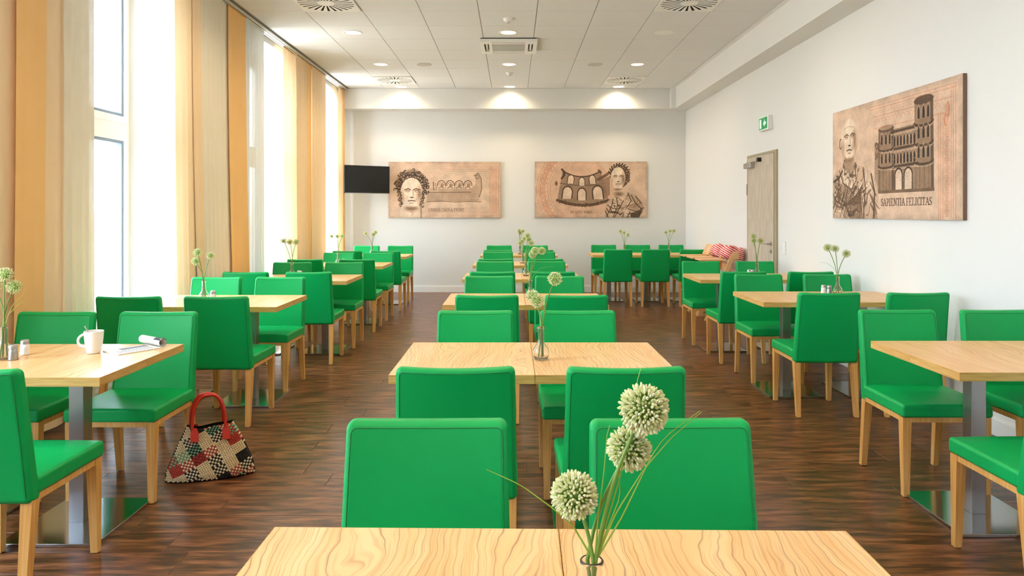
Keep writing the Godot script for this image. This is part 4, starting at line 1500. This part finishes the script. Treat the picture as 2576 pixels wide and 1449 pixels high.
func build_tables_and_chairs() -> void:
	var k := 0
	for row in table_rows:
		var r: Dictionary = table_rows[row]
		for i in r.far.size():
			for s in [-1.0, 1.0]:
				var half := ("door-wall" if s > 0 else "window")
				var words := "pale wood table, %s half of the %s %s-row pair from the picture wall" % [half, ORD[i], row]
				var turn := 0.0
				var x: float = r.x
				if row == "window" and i < 3:
					x = -2.235
				if row == "middle" and i == 5:
					turn = -0.016
				make_table(words, V(x + s * 0.3028 * cos(turn), 0, r.far[i] - 0.38 - s * 0.3028 * sin(turn) * -1.0), turn, k % 2, "pale wood dining tables")
				k += 1
	for i in 3:
		make_table("pale wood table, %s from the door wall in the row along the picture wall" % ["third", "second", "first"][i], V(1.555 + i * 0.605, 0, 11.80), 0.0, k % 2, "pale wood dining tables")
		k += 1

	# chairs: [row, table, sides], x of the centre and distance of the top of the back; a far chair faces the camera
	var list := []
	var mid_far := [12.24, 10.24, 8.23, 6.31, 4.08, 1.93]
	var mid_near := [10.68, 8.65, 6.78, 4.85, 2.59]
	var mid_fx := [[-0.235, 0.37], [-0.213, 0.376], [-0.205, 0.38], [-0.21, 0.40], [-0.21, 0.364], [-0.225, 0.419]]
	var mid_nx := [[-0.22, 0.38], [-0.213, 0.384], [-0.19, 0.368], [-0.175, 0.42], [-0.21, 0.40]]
	var win_far := [12.1, 10.0, 8.06, 6.2, 4.03]
	var win_near := [10.45, 8.58, 6.74, 4.78, 2.55]
	var win_fx := [[-2.44, -1.88], [-2.40, -1.86], [-2.45, -1.87], [-2.53, -1.99], [-2.53, -1.965]]
	var win_nx := [[-2.39, -1.835], [-2.46, -1.855], [-2.49, -1.905], [-2.537, -1.955], [null, -1.945]]
	var dor_far := [8.23, 6.48, 4.11]
	var dor_near := [6.78, 5.0, 2.60]
	var dor_fx := [[2.125, 2.74], [2.185, 2.80], [2.165, 2.745]]
	var dor_nx := [[2.155, 2.78], [2.18, 2.79], [2.085, null]]
	for a in [["middle", mid_far, mid_fx, 0], ["middle", mid_near, mid_nx, 1], ["window", win_far, win_fx, 0], ["window", win_near, win_nx, 1], ["door-wall", dor_far, dor_fx, 0], ["door-wall", dor_near, dor_nx, 1]]:
		for i in a[1].size():
			for s in 2:
				if a[2][i][s] != null:
					var facing: String = ["facing away from the picture wall", "facing the picture wall"][a[3]]
					var end: String = ["window", "door-wall"][s]
					var words := "green chair %s, %s end of %s %s-row table from it" % [facing, end, ORD[i], a[0]]
					list.append([words, a[2][i][s], a[1][i], a[3]])
	var bx := [1.548, 2.125, 2.70]
	for i in 3:
		list.append(["green chair against the picture wall, %s from the door wall" % ["third", "second", "first"][i], bx[i], 12.42, 0])
	var nx := [1.575, 2.14, 2.72]
	for i in 3:
		list.append(["green chair facing the arena picture, back to the room, %s from the door wall" % ["third", "second", "first"][i], nx[i], 10.9, 1])
	var rng := RandomNumberGenerator.new()
	rng.seed = 4
	var proto: Node3D = null
	for a in list:
		var turn := rng.randf_range(-0.018, 0.018)
		var at: Vector3
		if a[3] == 0:
			at = V(a[1], 0, a[2] - 0.262)
		else:
			at = V(a[1], 0, a[2] + 0.262)
			turn += PI
		if proto == null:
			proto = make_chair(a[0])
			proto.position = at
			proto.rotation.y = turn
		else:
			copy_of(proto, a[0], "green leather dining chairs", at, turn)

# ==================================================================== wooden high chairs by the door wall
func build_high_chairs() -> void:
	for k in 3:
		var d: float = [9.76, 10.22, 10.68][k]
		var which: String = ["nearest the grey door", "second from the grey door", "third from the grey door"][k]
		var c := thing("high_chair", "wooden child high chair with tray along the wall, %s" % which, "high chair", V(2.76, 0, d), 0.0, "wooden high chairs along the door wall")
		# faces -x; back towards the wall at +x
		for s in [-1.0, 1.0]:
			var st := begin()
			slab(st, PackedVector2Array([Vector2(-0.24, 0.0), Vector2(0.26, 0.0), Vector2(0.26, 0.03), Vector2(-0.16, 0.03), Vector2(0.16, 0.86), Vector2(0.11, 0.86)]), -0.012, 0.012, func(p: Vector3) -> Vector3: return Vector3(p.x, p.y, p.z + s * 0.20))
			part(c, "side_frame", st.commit(), M["high chair wood"])
		part(c, "seat", rbox(Vector3(-0.20, 0.52, -0.188), Vector3(0.18, 0.54, 0.188), 0.006, 1), M["high chair wood"])
		part(c, "foot_rest", rbox(Vector3(-0.25, 0.26, -0.188), Vector3(0.02, 0.28, 0.188), 0.006, 1), M["high chair wood"])
		part(c, "tray", rbox(Vector3(-0.28, 0.778, -0.165), Vector3(0.06, 0.80, 0.165), 0.008, 1), M["high chair wood"])
		part(c, "stretcher", rbox(Vector3(0.21, 0.002, -0.188), Vector3(0.25, 0.028, 0.188), 0.004, 1), M["high chair wood"])
		for j in 2:
			var b := part(c, "back_slat", rbox(Vector3(0.10, 0.64 + j * 0.15, -0.19), Vector3(0.12, 0.74 + j * 0.15, 0.19), 0.006, 1), M["high chair wood"])
			b.position.x = 0.05 * j
		if k == 0:
			# rounded wooden head of the back
			var st := begin()
			var poly := PackedVector2Array()
			for i in 13:
				var a := PI * i / 12.0
				poly.append(Vector2(cos(a) * 0.045, 0.86 + sin(a) * 0.045))
			poly.append(Vector2(-0.045, 0.80))
			poly.append(Vector2(0.045, 0.80))
			slab(st, poly, 0.0, 0.02, func(p: Vector3) -> Vector3: return Vector3(p.x + 0.17, p.y + 0.005, 0.19 + p.z))
			part(c, "side_wing", st.commit(), M["high chair wood"])
		if k < 2:
			var cu := thing("striped_cushion", "puffy red and white striped cushion on the high chair %s" % which, "cushion", V(2.885, 0.80, d), 0.0, "striped cushions on the high chairs")
			cu.rotation.z = -0.35
			part(cu, "padding", striped(k), M["striped cotton"])
			if k == 0:
				var cu2 := thing("striped_cushion", "second red striped cushion tucked against the wall behind the nearest high chair", "cushion", V(3.0, 0.79, d - 0.06), 0.0, "striped cushions on the high chairs")
				cu2.rotation.z = -0.1
				cu2.scale = Vector3(0.55, 0.9, 0.8)
				part(cu2, "padding", striped(3), M["striped cotton"])
		else:
			var bd := thing("wooden_board", "tilted pale wooden back board with slot on the third high chair", "board", V(2.83, 0.80, d), 0.0)
			bd.rotation.z = -0.45
			part(bd, "panel", rbox(Vector3(-0.01, 0.0, -0.17), Vector3(0.01, 0.17, 0.17), 0.006, 1), M["high chair wood"])
			part(bd, "slot", cbox(-0.0105, 0.09, 0.03, 0.002, 0.10, 0.03), M["white plastic"])

func striped(seed_: int) -> ArrayMesh:
	var st := begin()
	var warp := func(p: Vector3) -> Vector3:
		var k := (1.0 - pow(absf(p.z) / 0.17, 2.0)) * (1.0 - pow(absf(p.y - 0.085) / 0.10, 2.0))
		return p + Vector3(p.x * (0.2 + 1.4 * maxf(k, 0.0)) + 0.012 * sin(p.z * 30.0 + seed_), 0.012 * sin(p.z * 22.0 + p.x * 20.0 + seed_ * 2.0), 0.0)
	var src := rbox(Vector3(-0.045, 0.0, -0.165), Vector3(0.045, 0.175, 0.165), 0.03, 2, Vector3i(1, 34, 14), warp)
	var arr := src.surface_get_arrays(0)
	var v: PackedVector3Array = arr[Mesh.ARRAY_VERTEX]
	var n: PackedVector3Array = arr[Mesh.ARRAY_NORMAL]
	var ix: PackedInt32Array = arr[Mesh.ARRAY_INDEX]
	var red := Color(0.66, 0.02, 0.035)
	var white := Color(0.86, 0.80, 0.76)
	for t in range(0, ix.size(), 3):
		var c := (v[ix[t]] + v[ix[t + 1]] + v[ix[t + 2]]) / 3.0
		var stripe := fposmod((c.y + c.z * 0.12 + c.x * 0.15) / 0.027, 1.0) < 0.56
		for q in 3:
			st.set_color(red if stripe else white)
			st.set_normal(n[ix[t + q]])
			st.add_vertex(v[ix[t + q]])
	return st.commit()

# ==================================================================== vases and flowers
func at_px(px: float, py: float, d: float) -> Vector3:
	# the point at distance d that the photograph shows at a pixel
	return V((px - 1291.0) * d / FOC, EYE - (py - 535.0) * d / FOC, d)

func allium_head(seed_: int, count: int, fine: bool) -> Array:
	# a ball of buds on thin green stalks, radius about 0.037
	var rng := RandomNumberGenerator.new()
	rng.seed = seed_
	var buds := begin()
	var stalks := begin()
	for i in count:
		var y := 1.0 - 2.0 * (i + 0.5) / count
		var r := sqrt(1.0 - y * y)
		var a := i * 2.399963
		var dir := (Vector3(cos(a) * r, y, sin(a) * r) + Vector3(rng.randf_range(-1, 1), rng.randf_range(-1, 1), rng.randf_range(-1, 1)) * 0.10).normalized()
		var len := rng.randf_range(0.031, 0.0385)
		var tip := dir * len
		var root := dir * (len - 0.0078)
		var s := dir.cross(Vector3(0.3, 0.5, 0.8)).normalized()
		var t := dir.cross(s)
		var w := rng.randf_range(0.0017, 0.0025) if fine else rng.randf_range(0.0021, 0.0030)
		var col := Color(0.58, 0.66, 0.24).lerp(Color(0.86, 0.84, 0.62), pow(rng.randf(), 0.75))
		if rng.randf() < 0.16:
			col = Color(0.62, 0.70, 0.30)
		var seg := 5 if fine else 4
		var prof := [[0.0, 0.35], [0.45, 1.0], [0.8, 0.8], [1.0, 0.1]] if fine else [[0.0, 0.4], [0.55, 1.1], [1.0, 0.1]]
		for k in prof.size() - 1:
			for q in seg:
				var a0 := TAU * q / seg
				var a1 := TAU * (q + 1) / seg
				var P := []
				for e in [[k, a0], [k, a1], [k + 1, a1], [k + 1, a0]]:
					P.append([root + (tip - root) * float(prof[e[0]][0]) + (s * cos(e[1]) + t * sin(e[1])) * w * float(prof[e[0]][1]), s * cos(e[1]) + t * sin(e[1]) + dir * (0.3 if e[0] > 0 else -0.3)])
				for e in [0, 2, 1, 0, 3, 2]:
					buds.set_color(col)
					buds.set_normal((P[e][1] as Vector3).normalized())
					buds.add_vertex(P[e][0])
		if fine or i % 2 == 0:
			tube(stalks, [dir * 0.004, root], [0.0006, 0.0007], 3, false)
	lathe(stalks, [Vector2(0.0, -0.018), Vector2(0.012, -0.014), Vector2(0.018, 0.0), Vector2(0.012, 0.014), Vector2(0.0, 0.018)], 10)
	return [buds.commit(), stalks.commit()]

func build_vases() -> void:
	# the vase: round belly, slim neck
	var vase := begin()
	lathe(vase, [Vector2(0.0, 0.0), Vector2(0.024, 0.0), Vector2(0.031, 0.004), Vector2(0.036, 0.018), Vector2(0.0375, 0.034), Vector2(0.034, 0.050), Vector2(0.024, 0.064), Vector2(0.0165, 0.076), Vector2(0.0145, 0.095), Vector2(0.0145, 0.138), Vector2(0.0175, 0.143), Vector2(0.0180, 0.147), Vector2(0.0160, 0.149),
		Vector2(0.0135, 0.146), Vector2(0.0122, 0.138), Vector2(0.0122, 0.095), Vector2(0.0140, 0.077), Vector2(0.021, 0.064), Vector2(0.031, 0.050), Vector2(0.0348, 0.034), Vector2(0.033, 0.019), Vector2(0.028, 0.008), Vector2(0.0, 0.006)], 28)
	var vase_mesh := vase.commit()
	var fine := allium_head(3, 580, true)
	var coarse := [allium_head(11, 170, false), allium_head(12, 150, false)]
	# [x, distance, where, flower heads as (pixel, pixel)]
	var list := [
		[0.118, 1.09, "sixth middle-row table from the picture wall", [[1620, 1030], [1582, 1130], [1445, 1246]], 0],
		[0.127, 3.31, "fifth middle-row table from the picture wall", [[1396, 701], [1341, 745], [1351, 757]], 1],
		[0.133, 5.62, "fourth middle-row table from the picture wall", [[1346, 631], [1363, 631], [1340, 640]], 1],
		[0.135, 7.67, "third middle-row table from the picture wall", [[1331, 603], [1327, 593], [1336, 612]], 1],
		[0.125, 9.58, "second middle-row table from the picture wall", [[1313, 607], [1319, 600], [1308, 612]], 1],
		[0.110, 11.66, "middle-row table nearest the picture wall", [[1308, 586], [1316, 581], [1306, 580]], 1],
		[-2.325, 3.31, "table with the mug and magazine", [[13, 690], [35, 721], [-14, 716]], 1],
		[-2.365, 5.55, "window-row table just behind the mug table", [[497, 635], [492, 657], [530, 643]], 1],
		[-2.28, 7.48, "third window-row table from the picture wall", [[713, 606], [729.5, 608.5], [745, 609]], 1],
		[-2.27, 9.40, "second window-row table from the picture wall", [[834, 594], [848, 594], [861, 594]], 1],
		[-2.225, 11.42, "window-row table beside the television", [[919.6, 587], [938.5, 590], [945, 584]], 1],
		[1.81, 11.80, "picture-wall table farther from the door", [[1561, 582], [1570, 585.5], [1580, 591]], 1],
		[2.53, 11.80, "picture-wall table closer to the door", [[1675, 584.7], [1686, 581], [1695.5, 580.6]], 1],
		[2.56, 7.62, "door-wall table beside the grey door", [[1895, 594.7], [1895, 605.7], [1913, 605.7]], 1],
		[2.66, 5.95, "door-wall table under the gate picture", [[2082, 623], [2100.6, 625.6], [2128.8, 638]], 1],
	]
	var rank := ["tallest", "middle", "lowest"]
	var proto: Node3D = null
	for a in list:
		var at := V(a[0], 0.7505, a[1])
		var words := "round-bellied clear glass vase on the %s" % a[2]
		var v: Node3D
		if proto:
			v = copy_of(proto, words, "glass bud vases on the tables", at)
		else:
			v = thing("glass_vase", words, "vase", at, 0.0, "glass bud vases on the tables")
			part(v, "vase_body", vase_mesh, M["vase glass"])
			proto = v
		var heads: Array = a[3].duplicate()
		heads.sort_custom(func(p, q): return p[1] < q[1])
		for k in 3:
			var deep: float = [-0.022, 0.022, 0.0][k]
			var tip := at_px(heads[k][0], heads[k][1], a[1] + deep)
			var f := thing("allium_flower", "%s ball-headed flower on the %s" % [rank[k], a[2]], "flower", at, 0.0, "ball-headed flowers in the vases")
			var foot := Vector3([-0.012, 0.010, 0.004][k], 0.012, [0.006, -0.008, 0.012][k])
			var neck := Vector3([0.005, -0.006, -0.002][k] * signf(tip.x - at.x + 0.001), 0.146, [0.004, -0.005, 0.005][k])
			var local := tip - at
			var bend := Vector3((local.x - neck.x) * 0.15, 0, 0)
			var pts := []
			for i in 4:
				pts.append(foot.lerp(neck, i / 4.0))
			for i in 9:
				var t := i / 8.0
				pts.append(neck.lerp(local, t) - bend * sin(t * PI))
			var rad := []
			for i in pts.size():
				rad.append(lerpf(0.0034, 0.0026, float(i) / pts.size()))
			var st := begin()
			tube(st, pts, rad, 7 if a[4] == 0 else 5)
			part(f, "stem", st.commit(), M["stem green"])
			var h := Node3D.new()
			h.name = "flower_head"
			f.add_child(h, true)
			h.position = local
			h.rotation = Vector3(0.3 * k, 1.9 * k + a[0] * 5.0, 0.2 * k)
			var src: Array = fine if a[4] == 0 else coarse[k % 2]
			var size: float = [1.04, 0.95, 1.0][k] if a[4] == 0 else [0.98, 0.92, 0.95][k]
			h.scale = Vector3(size, size, size)
			var fl := part(h, "florets", src[0], M["floret"])
			fl.set_meta("kind", "stuff")
			var pe := part(h, "pedicels", src[1], M["pedicel"])
			pe.set_meta("kind", "stuff")
	# grass blades: pixel paths at a vase's distance
	var blades := [
		[0, "long grass blade arching towards the window", [[1486, 1400], [1440, 1320], [1390, 1278], [1310, 1220], [1224, 1181]]],
		[0, "grass blade crossing in front of the green chair back", [[1492, 1400], [1550, 1290], [1620, 1180], [1690, 1100], [1765, 1036]]],
		[0, "wavy grass blade with a forked tip", [[1496, 1400], [1565, 1300], [1640, 1145], [1672, 1100], [1720, 1062], [1760, 1034]]],
		[0, "upright grass blade between the stems", [[1490, 1400], [1505, 1300], [1520, 1180], [1528, 1080], [1534, 1070]]],
		[0, "grass blade bending beside the thick stem", [[1492, 1400], [1540, 1300], [1560, 1250], [1556, 1180], [1550, 1120]]],
		[0, "thin grass tip standing above the tallest flower", [[1497, 1400], [1560, 1200], [1600, 1000], [1604, 950], [1612, 926]]],
		[6, "thin grass blade leaning towards the aisle", [[12, 820], [30, 770], [50, 748], [60, 738]]],
		[6, "lower thin grass blade leaning towards the aisle", [[12, 820], [22, 790], [45, 768], [62, 758]]],
		[14, "thin grass blade leaning towards the picture wall", [[2108, 690], [2095, 672], [2080, 662], [2062, 659]]],
		[2, "thin curved grass blade beside the flower heads", [[1335, 715], [1345, 690], [1360, 674], [1392, 670]]],
	]
	for b in blades:
		var a: Array = list[b[0]]
		var at := V(a[0], 0.7505, a[1])
		var pts := [Vector3(0.003, 0.02, 0.005), Vector3(0.003, 0.10, 0.004)]
		for q in b[2]:
			pts.append(at_px(q[0], q[1], a[1] - 0.006) - at)
		pts[2] = Vector3(0.004, 0.146, 0.004)
		# smooth the path
		var cv := Curve3D.new()
		for i in pts.size():
			var p0: Vector3 = pts[maxi(i - 1, 0)]
			var p1: Vector3 = pts[mini(i + 1, pts.size() - 1)]
			var h := (p1 - p0) / 6.0
			cv.add_point(pts[i], -h, h)
		var L := cv.get_baked_length()
		var st := begin()
		var n := 22
		var prev := []
		for i in n + 1:
			var p := cv.sample_baked(L * i / n)
			var d := (cv.sample_baked(minf(L, L * (i + 0.5) / n)) - cv.sample_baked(maxf(0, L * (i - 0.5) / n))).normalized()
			var s := d.cross(Vector3(0.2, 0.1, 1)).normalized() * lerpf(0.0022, 0.0005, float(i) / n)
			var m := d.cross(s).normalized() * 0.0006
			var ring := [p - s, p - m, p + s, p + m]
			if i > 0:
				for e in 4:
					quad(st, prev[e], prev[(e + 1) % 4], ring[(e + 1) % 4], ring[e])
			prev = ring
		var g := thing("grass_blade", "%s, %s" % [b[1], ["in the biggest vase", "", "middle-row vase", "", "", "", "beside the mug", "", "", "", "", "", "", "", "vase under gate picture"][b[0]]], "grass blade", at, 0.0, "grass blades in the vases")
		part(g, "blade", st.commit(), M["grass green"])

# ==================================================================== things on the tables
func build_table_things() -> void:
	var top := 0.7505
	# mug with a spoon
	var m := thing("coffee_mug", "white porcelain mug on the window table beside the magazine", "mug", V(-2.0, top, 3.46))
	var st := begin()
	lathe(st, [Vector2(0.0, 0.002), Vector2(0.026, 0.0), Vector2(0.030, 0.003), Vector2(0.036, 0.03), Vector2(0.0405, 0.07), Vector2(0.043, 0.104), Vector2(0.0425, 0.106), Vector2(0.0405, 0.104), Vector2(0.038, 0.07), Vector2(0.033, 0.03), Vector2(0.026, 0.010), Vector2(0.0, 0.008)], 32)
	part(m, "cup", st.commit(), M["porcelain"])
	st = begin()
	var hp := []
	for i in 13:
		var a := PI * 0.5 + PI * i / 12.0
		hp.append(Vector3(-0.036 + 0.036 * cos(a), 0.062 + 0.030 * sin(a) + 0.004 * cos(a), 0.006))
	var hr := []
	for i in 13:
		hr.append(0.0058)
	tube(st, hp, hr, 10)
	part(m, "handle", st.commit(), M["porcelain"])
	var sp := thing("teaspoon", "steel teaspoon standing in the white mug", "spoon", V(-2.0, top, 3.46))
	st = begin()
	tube(st, [Vector3(0.012, 0.014, 0.0), Vector3(-0.012, 0.07, -0.002), Vector3(-0.036, 0.112, -0.003), Vector3(-0.046, 0.128, -0.003)], [0.0028, 0.0018, 0.0022, 0.0026], 8)
	part(sp, "spoon_handle", st.commit(), M["satin metal"])
	part(sp, "spoon_bowl", rbox(Vector3(0.004, 0.012, -0.009), Vector3(0.026, 0.018, 0.009), 0.003, 1), M["satin metal"])
	# magazine: flat pages and a rolled-up half
	var mg := thing("magazine", "open printed magazine with one half rolled up beside the mug", "magazine", V(0, top, 0))
	var A := Vector3(-1.977, 0, -3.493)
	var B := Vector3(-1.853, 0, -3.406)
	var C := Vector3(-1.735, 0, -3.585)
	var D := A + C - B
	st = begin()
	var e1 := Vector3(0, 0.004, 0)
	quad(st, A + e1, B + e1, C + e1, D + e1)
	quad(st, A, B, B + e1, A + e1)
	quad(st, B, C, C + e1, B + e1)
	quad(st, D, A, A + e1, D + e1)
	part(mg, "pages", st.commit(), M["paper"])
	# rolled part: a spiral along the far edge
	st = begin()
	var ax := (C - D).normalized()
	var off := (D - A).normalized()
	var cen := D.lerp(D + off * 0.01, 1.0)
	var prev := []
	for i in 31:
		var a := -PI / 2 - i / 30.0 * TAU * 1.6
		var r := lerpf(0.022, 0.015, i / 30.0)
		var p := cen + Vector3(0, 0.0245, 0) + off * (-cos(a) * r) + Vector3(0, sin(a) * r, 0)
		var pair := [p - ax * 0.055, p + (C - D) - ax * 0.012]
		if i > 0:
			quad(st, prev[0], prev[1], pair[1], pair[0])
		prev = pair
	part(mg, "rolled_pages", st.commit(), M["paper"])
	# printed picture and column blocks, flat on the page
	var pu := (B - A).normalized()
	var pv := (D - A).normalized()
	var LU := (B - A).length()
	var LV := (D - A).length()
	st = begin()
	for q in [[0.10, 0.30, 0.42, 0.92]]:
		quad(st, A + pu * LU * q[0] + pv * LV * q[1] + e1 * 1.1, A + pu * LU * q[2] + pv * LV * q[1] + e1 * 1.1, A + pu * LU * q[2] + pv * LV * q[3] + e1 * 1.1, A + pu * LU * q[0] + pv * LV * q[3] + e1 * 1.1)
	for i in 9:
		var y := 0.12 + i * 0.085
		quad(st, A + pu * LU * 0.50 + pv * LV * y + e1 * 1.1, A + pu * LU * 0.92 + pv * LV * y + e1 * 1.1, A + pu * LU * 0.92 + pv * LV * (y + 0.03) + e1 * 1.1, A + pu * LU * 0.50 + pv * LV * (y + 0.03) + e1 * 1.1)
	part(mg, "print", st.commit(), M["print grey"])
	st = begin()
	for i in 7:
		var a0 := -PI / 2 - (0.20 + i * 0.03) * TAU * 1.6
		var a1 := -PI / 2 - (0.225 + i * 0.03) * TAU * 1.6
		var P := []
		for a in [a0, a1]:
			P.append(cen + Vector3(0, 0.0245, 0) + off * (-cos(a) * 0.0222) + Vector3(0, sin(a) * 0.0222, 0))
		quad(st, P[0] + (C - D) * 0.55, P[0] + (C - D) * (0.95 - 0.04 * (i % 3)), P[1] + (C - D) * (0.95 - 0.04 * (i % 3)), P[1] + (C - D) * 0.55)
	part(mg, "rolled_print", st.commit(), M["print dark"])
	# salt and pepper
	var sets := [["table with the mug and magazine", -2.275, 3.30, -2.302, 3.42], ["window-row table just behind the mug table", -2.315, 5.60, -2.29, 5.53], ["third window-row table from the picture wall", -2.215, 7.50, -2.185, 7.45], ["second window-row table from picture wall", -2.21, 9.42, -2.185, 9.36], ["door-wall table beside the grey door", 2.515, 7.62, 2.49, 7.66], ["door-wall table under the gate picture", 2.605, 5.98, 2.575, 6.02]]
	for s in sets:
		for k in 2:
			var t := thing("salt_shaker" if k == 1 else "pepper_shaker", "%s on the %s" % ["glass salt shaker with white filling" if k == 1 else "steel-capped grey pepper shaker", s[0]], "shaker", V(s[1 + k * 2], top, s[2 + k * 2]), 0.0, "salt and pepper shakers")
			st = begin()
			lathe(st, [Vector2(0.0, 0.0), Vector2(0.019, 0.0), Vector2(0.0205, 0.003), Vector2(0.019, 0.03), Vector2(0.0175, 0.052), Vector2(0.0, 0.052)], 18)
			part(t, "jar", st.commit(), M["salt"] if k == 1 else M["brushed steel"])
			st = begin()
			lathe(st, [Vector2(0.0185, 0.052), Vector2(0.0188, 0.064), Vector2(0.016, 0.070), Vector2(0.0, 0.0715)], 18)
			part(t, "cap", st.commit(), M["satin metal"])

# ==================================================================== the woven bag
func build_bag() -> void:
	var bag := thing("handbag", "woven patchwork handbag with red leather handles standing on the floor", "handbag", V(-1.625, 0.0, 3.90), 0.36)
	# outline in front view: half width and half thickness by height
	var H := 0.30
	var hw := func(v: float) -> float: return lerpf(0.245, 0.116, pow(v, 1.05)) - 0.02 * pow(1.0 - v, 6.0)
	var ht := func(v: float) -> float: return lerpf(0.085, 0.030, v) * (1.0 if v > 0.12 else 0.75 + v * 2.1)
	var surf := func(u: float, v: float, side: float) -> Vector3:
		# u -1..1 across, v 0..1 up
		var w: float = hw.call(v)
		var t: float = ht.call(v)
		var sag := 0.035 * (1.0 - u * u) * pow(v, 5.0)
		var e := pow(maxf(0.0, 1.0 - pow(absf(u), 2.6)), 0.6)
		return Vector3(u * w, 0.004 + v * H - sag + 0.012 * sin(u * 3.0 + 1.0) * v, side * t * e)
	var st := begin()
	var nu := 28
	var nv := 16
	for side in [-1.0, 1.0]:
		for i in nu:
			for j in nv:
				var P := []
				for q in [[i, j], [i + 1, j], [i + 1, j + 1], [i, j + 1]]:
					P.append(surf.call(q[0] * 2.0 / nu - 1.0, q[1] / float(nv), side * 0.97))
				if side > 0:
					quad(st, P[0], P[1], P[2], P[3])
				else:
					quad(st, P[1], P[0], P[3], P[2])
	# bottom
	for i in nu:
		var u0 := i * 2.0 / nu - 1.0
		var u1 := (i + 1) * 2.0 / nu - 1.0
		quad(st, surf.call(u0, 0.0, -1.0), surf.call(u1, 0.0, -1.0), surf.call(u1, 0.0, 1.0), surf.call(u0, 0.0, 1.0))
	part(bag, "lining", st.commit(), M["bag lining"])
	# woven straps: small raised pillows on a lattice turned by 32 degrees, coloured patch by patch
	var cream := Color(0.72, 0.55, 0.32)
	var pale := Color(0.80, 0.66, 0.45)
	var black := Color(0.015, 0.013, 0.014)
	var red := Color(0.46, 0.045, 0.025)
	var green := Color(0.20, 0.42, 0.25)
	var maroon := Color(0.22, 0.02, 0.022)
	# what each patch is woven from, band by band from the bottom
	var order := [
		[[black, black], [black, pale], [cream, cream], [black, pale], [cream, cream]],
		[[cream, cream], [pale, black], [cream, cream], [pale, black], [cream, pale]],
		[[red, red], [red, pale], [maroon, red], [red, pale], [cream, cream]],
		[[green, red], [green, cream], [green, black], [cream, cream], [black, pale]],
		[[pale, red], [cream, cream], [pale, black], [cream, cream], [green, black]],
		[[black, pale], [black, black], [cream, pale], [black, black], [red, pale]],
	]
	st = begin()
	var cell := 0.0105
	var ca := cos(0.46)
	var sa := sin(0.46)
	for side in [1.0, -1.0]:
		for i in range(-46, 47):
			for j in range(-46, 47):
				var a := (i + 0.5) * cell
				var b := (j + 0.5) * cell
				var x := a * ca - b * sa
				var y := a * sa + b * ca + 0.15
				var v := y / H
				if v < 0.01 or v > 0.985:
					continue
				var u: float = x / float(hw.call(v))
				if absf(u) > 0.985:
					continue
				var pi := posmod(int(floorf((i + 3) / 6.0)) + 3, 5)
				var pj := posmod(int(floorf((j + 13) / 5.0)), 6)
				var combo: Array = order[pj][pi]
				var over := (i + j) % 2 == 0
				var col: Color = combo[0] if over else combo[1]
				var q := []
				for e in [[-0.46, -0.46], [0.46, -0.46], [0.46, 0.46], [-0.46, 0.46]]:
					var aa: float = a + float(e[0]) * cell
					var bb: float = b + float(e[1]) * cell
					var xx := aa * ca - bb * sa
					var yy := clampf((aa * sa + bb * ca + 0.15) / H, 0.0, 1.0)
					q.append(surf.call(clampf(xx / float(hw.call(yy)), -1.0, 1.0), yy, side))
				var n: Vector3 = ((q[1] - q[0]) as Vector3).cross(q[3] - q[0]).normalized() * side
				var mid: Vector3 = (q[0] + q[1] + q[2] + q[3]) / 4.0 + n * (0.0042 if over else 0.0026)
				var ins := []
				for e in 4:
					ins.append((q[e] as Vector3).lerp(mid, 0.45) + n * (0.0022 if over else 0.0012))
				st.set_color(col)
				for e in 4:
					var f := (e + 1) % 4
					if side > 0:
						quad(st, q[e], q[f], ins[f], ins[e])
						tri(st, ins[e], ins[f], mid)
					else:
						quad(st, q[f], q[e], ins[e], ins[f])
						tri(st, ins[f], ins[e], mid)
	part(bag, "woven_body", st.commit(), M["woven straw"])
	# handles and their tabs
	for side in [1.0, -1.0]:
		st = begin()
		var pts := []
		var rad := []
		var z: float = side * 0.040
		for i in 21:
			var t := i / 20.0
			var a := PI * (1.0 - t)
			var x := 0.082 * signf(cos(a)) * pow(absf(cos(a)), 0.75)
			var y := 0.27 + 0.175 * pow(sin(a), 0.8)
			pts.append(Vector3(x - 0.008 + (0.0 if side > 0 else -0.012), y, z * (1.0 - 0.55 * sin(a))))
			rad.append(0.0085)
		tube(st, pts, rad, 10)
		part(bag, "handle", st.commit(), M["red leather"])
		for s in [-1.0, 1.0]:
			var tab := begin()
			var poly := PackedVector2Array([Vector2(-0.020, 0.0), Vector2(0.020, 0.0), Vector2(0.020, 0.045), Vector2(0.009, 0.068), Vector2(-0.009, 0.068), Vector2(-0.020, 0.045)])
			slab(tab, poly, 0.0, 0.006, func(p: Vector3) -> Vector3: return Vector3(p.x + s * 0.084 - 0.006 * s, p.y + 0.212, side * (0.053 - p.y * 0.22 + p.z)))
			part(bag, "handle_tab", tab.commit(), M["red leather"])
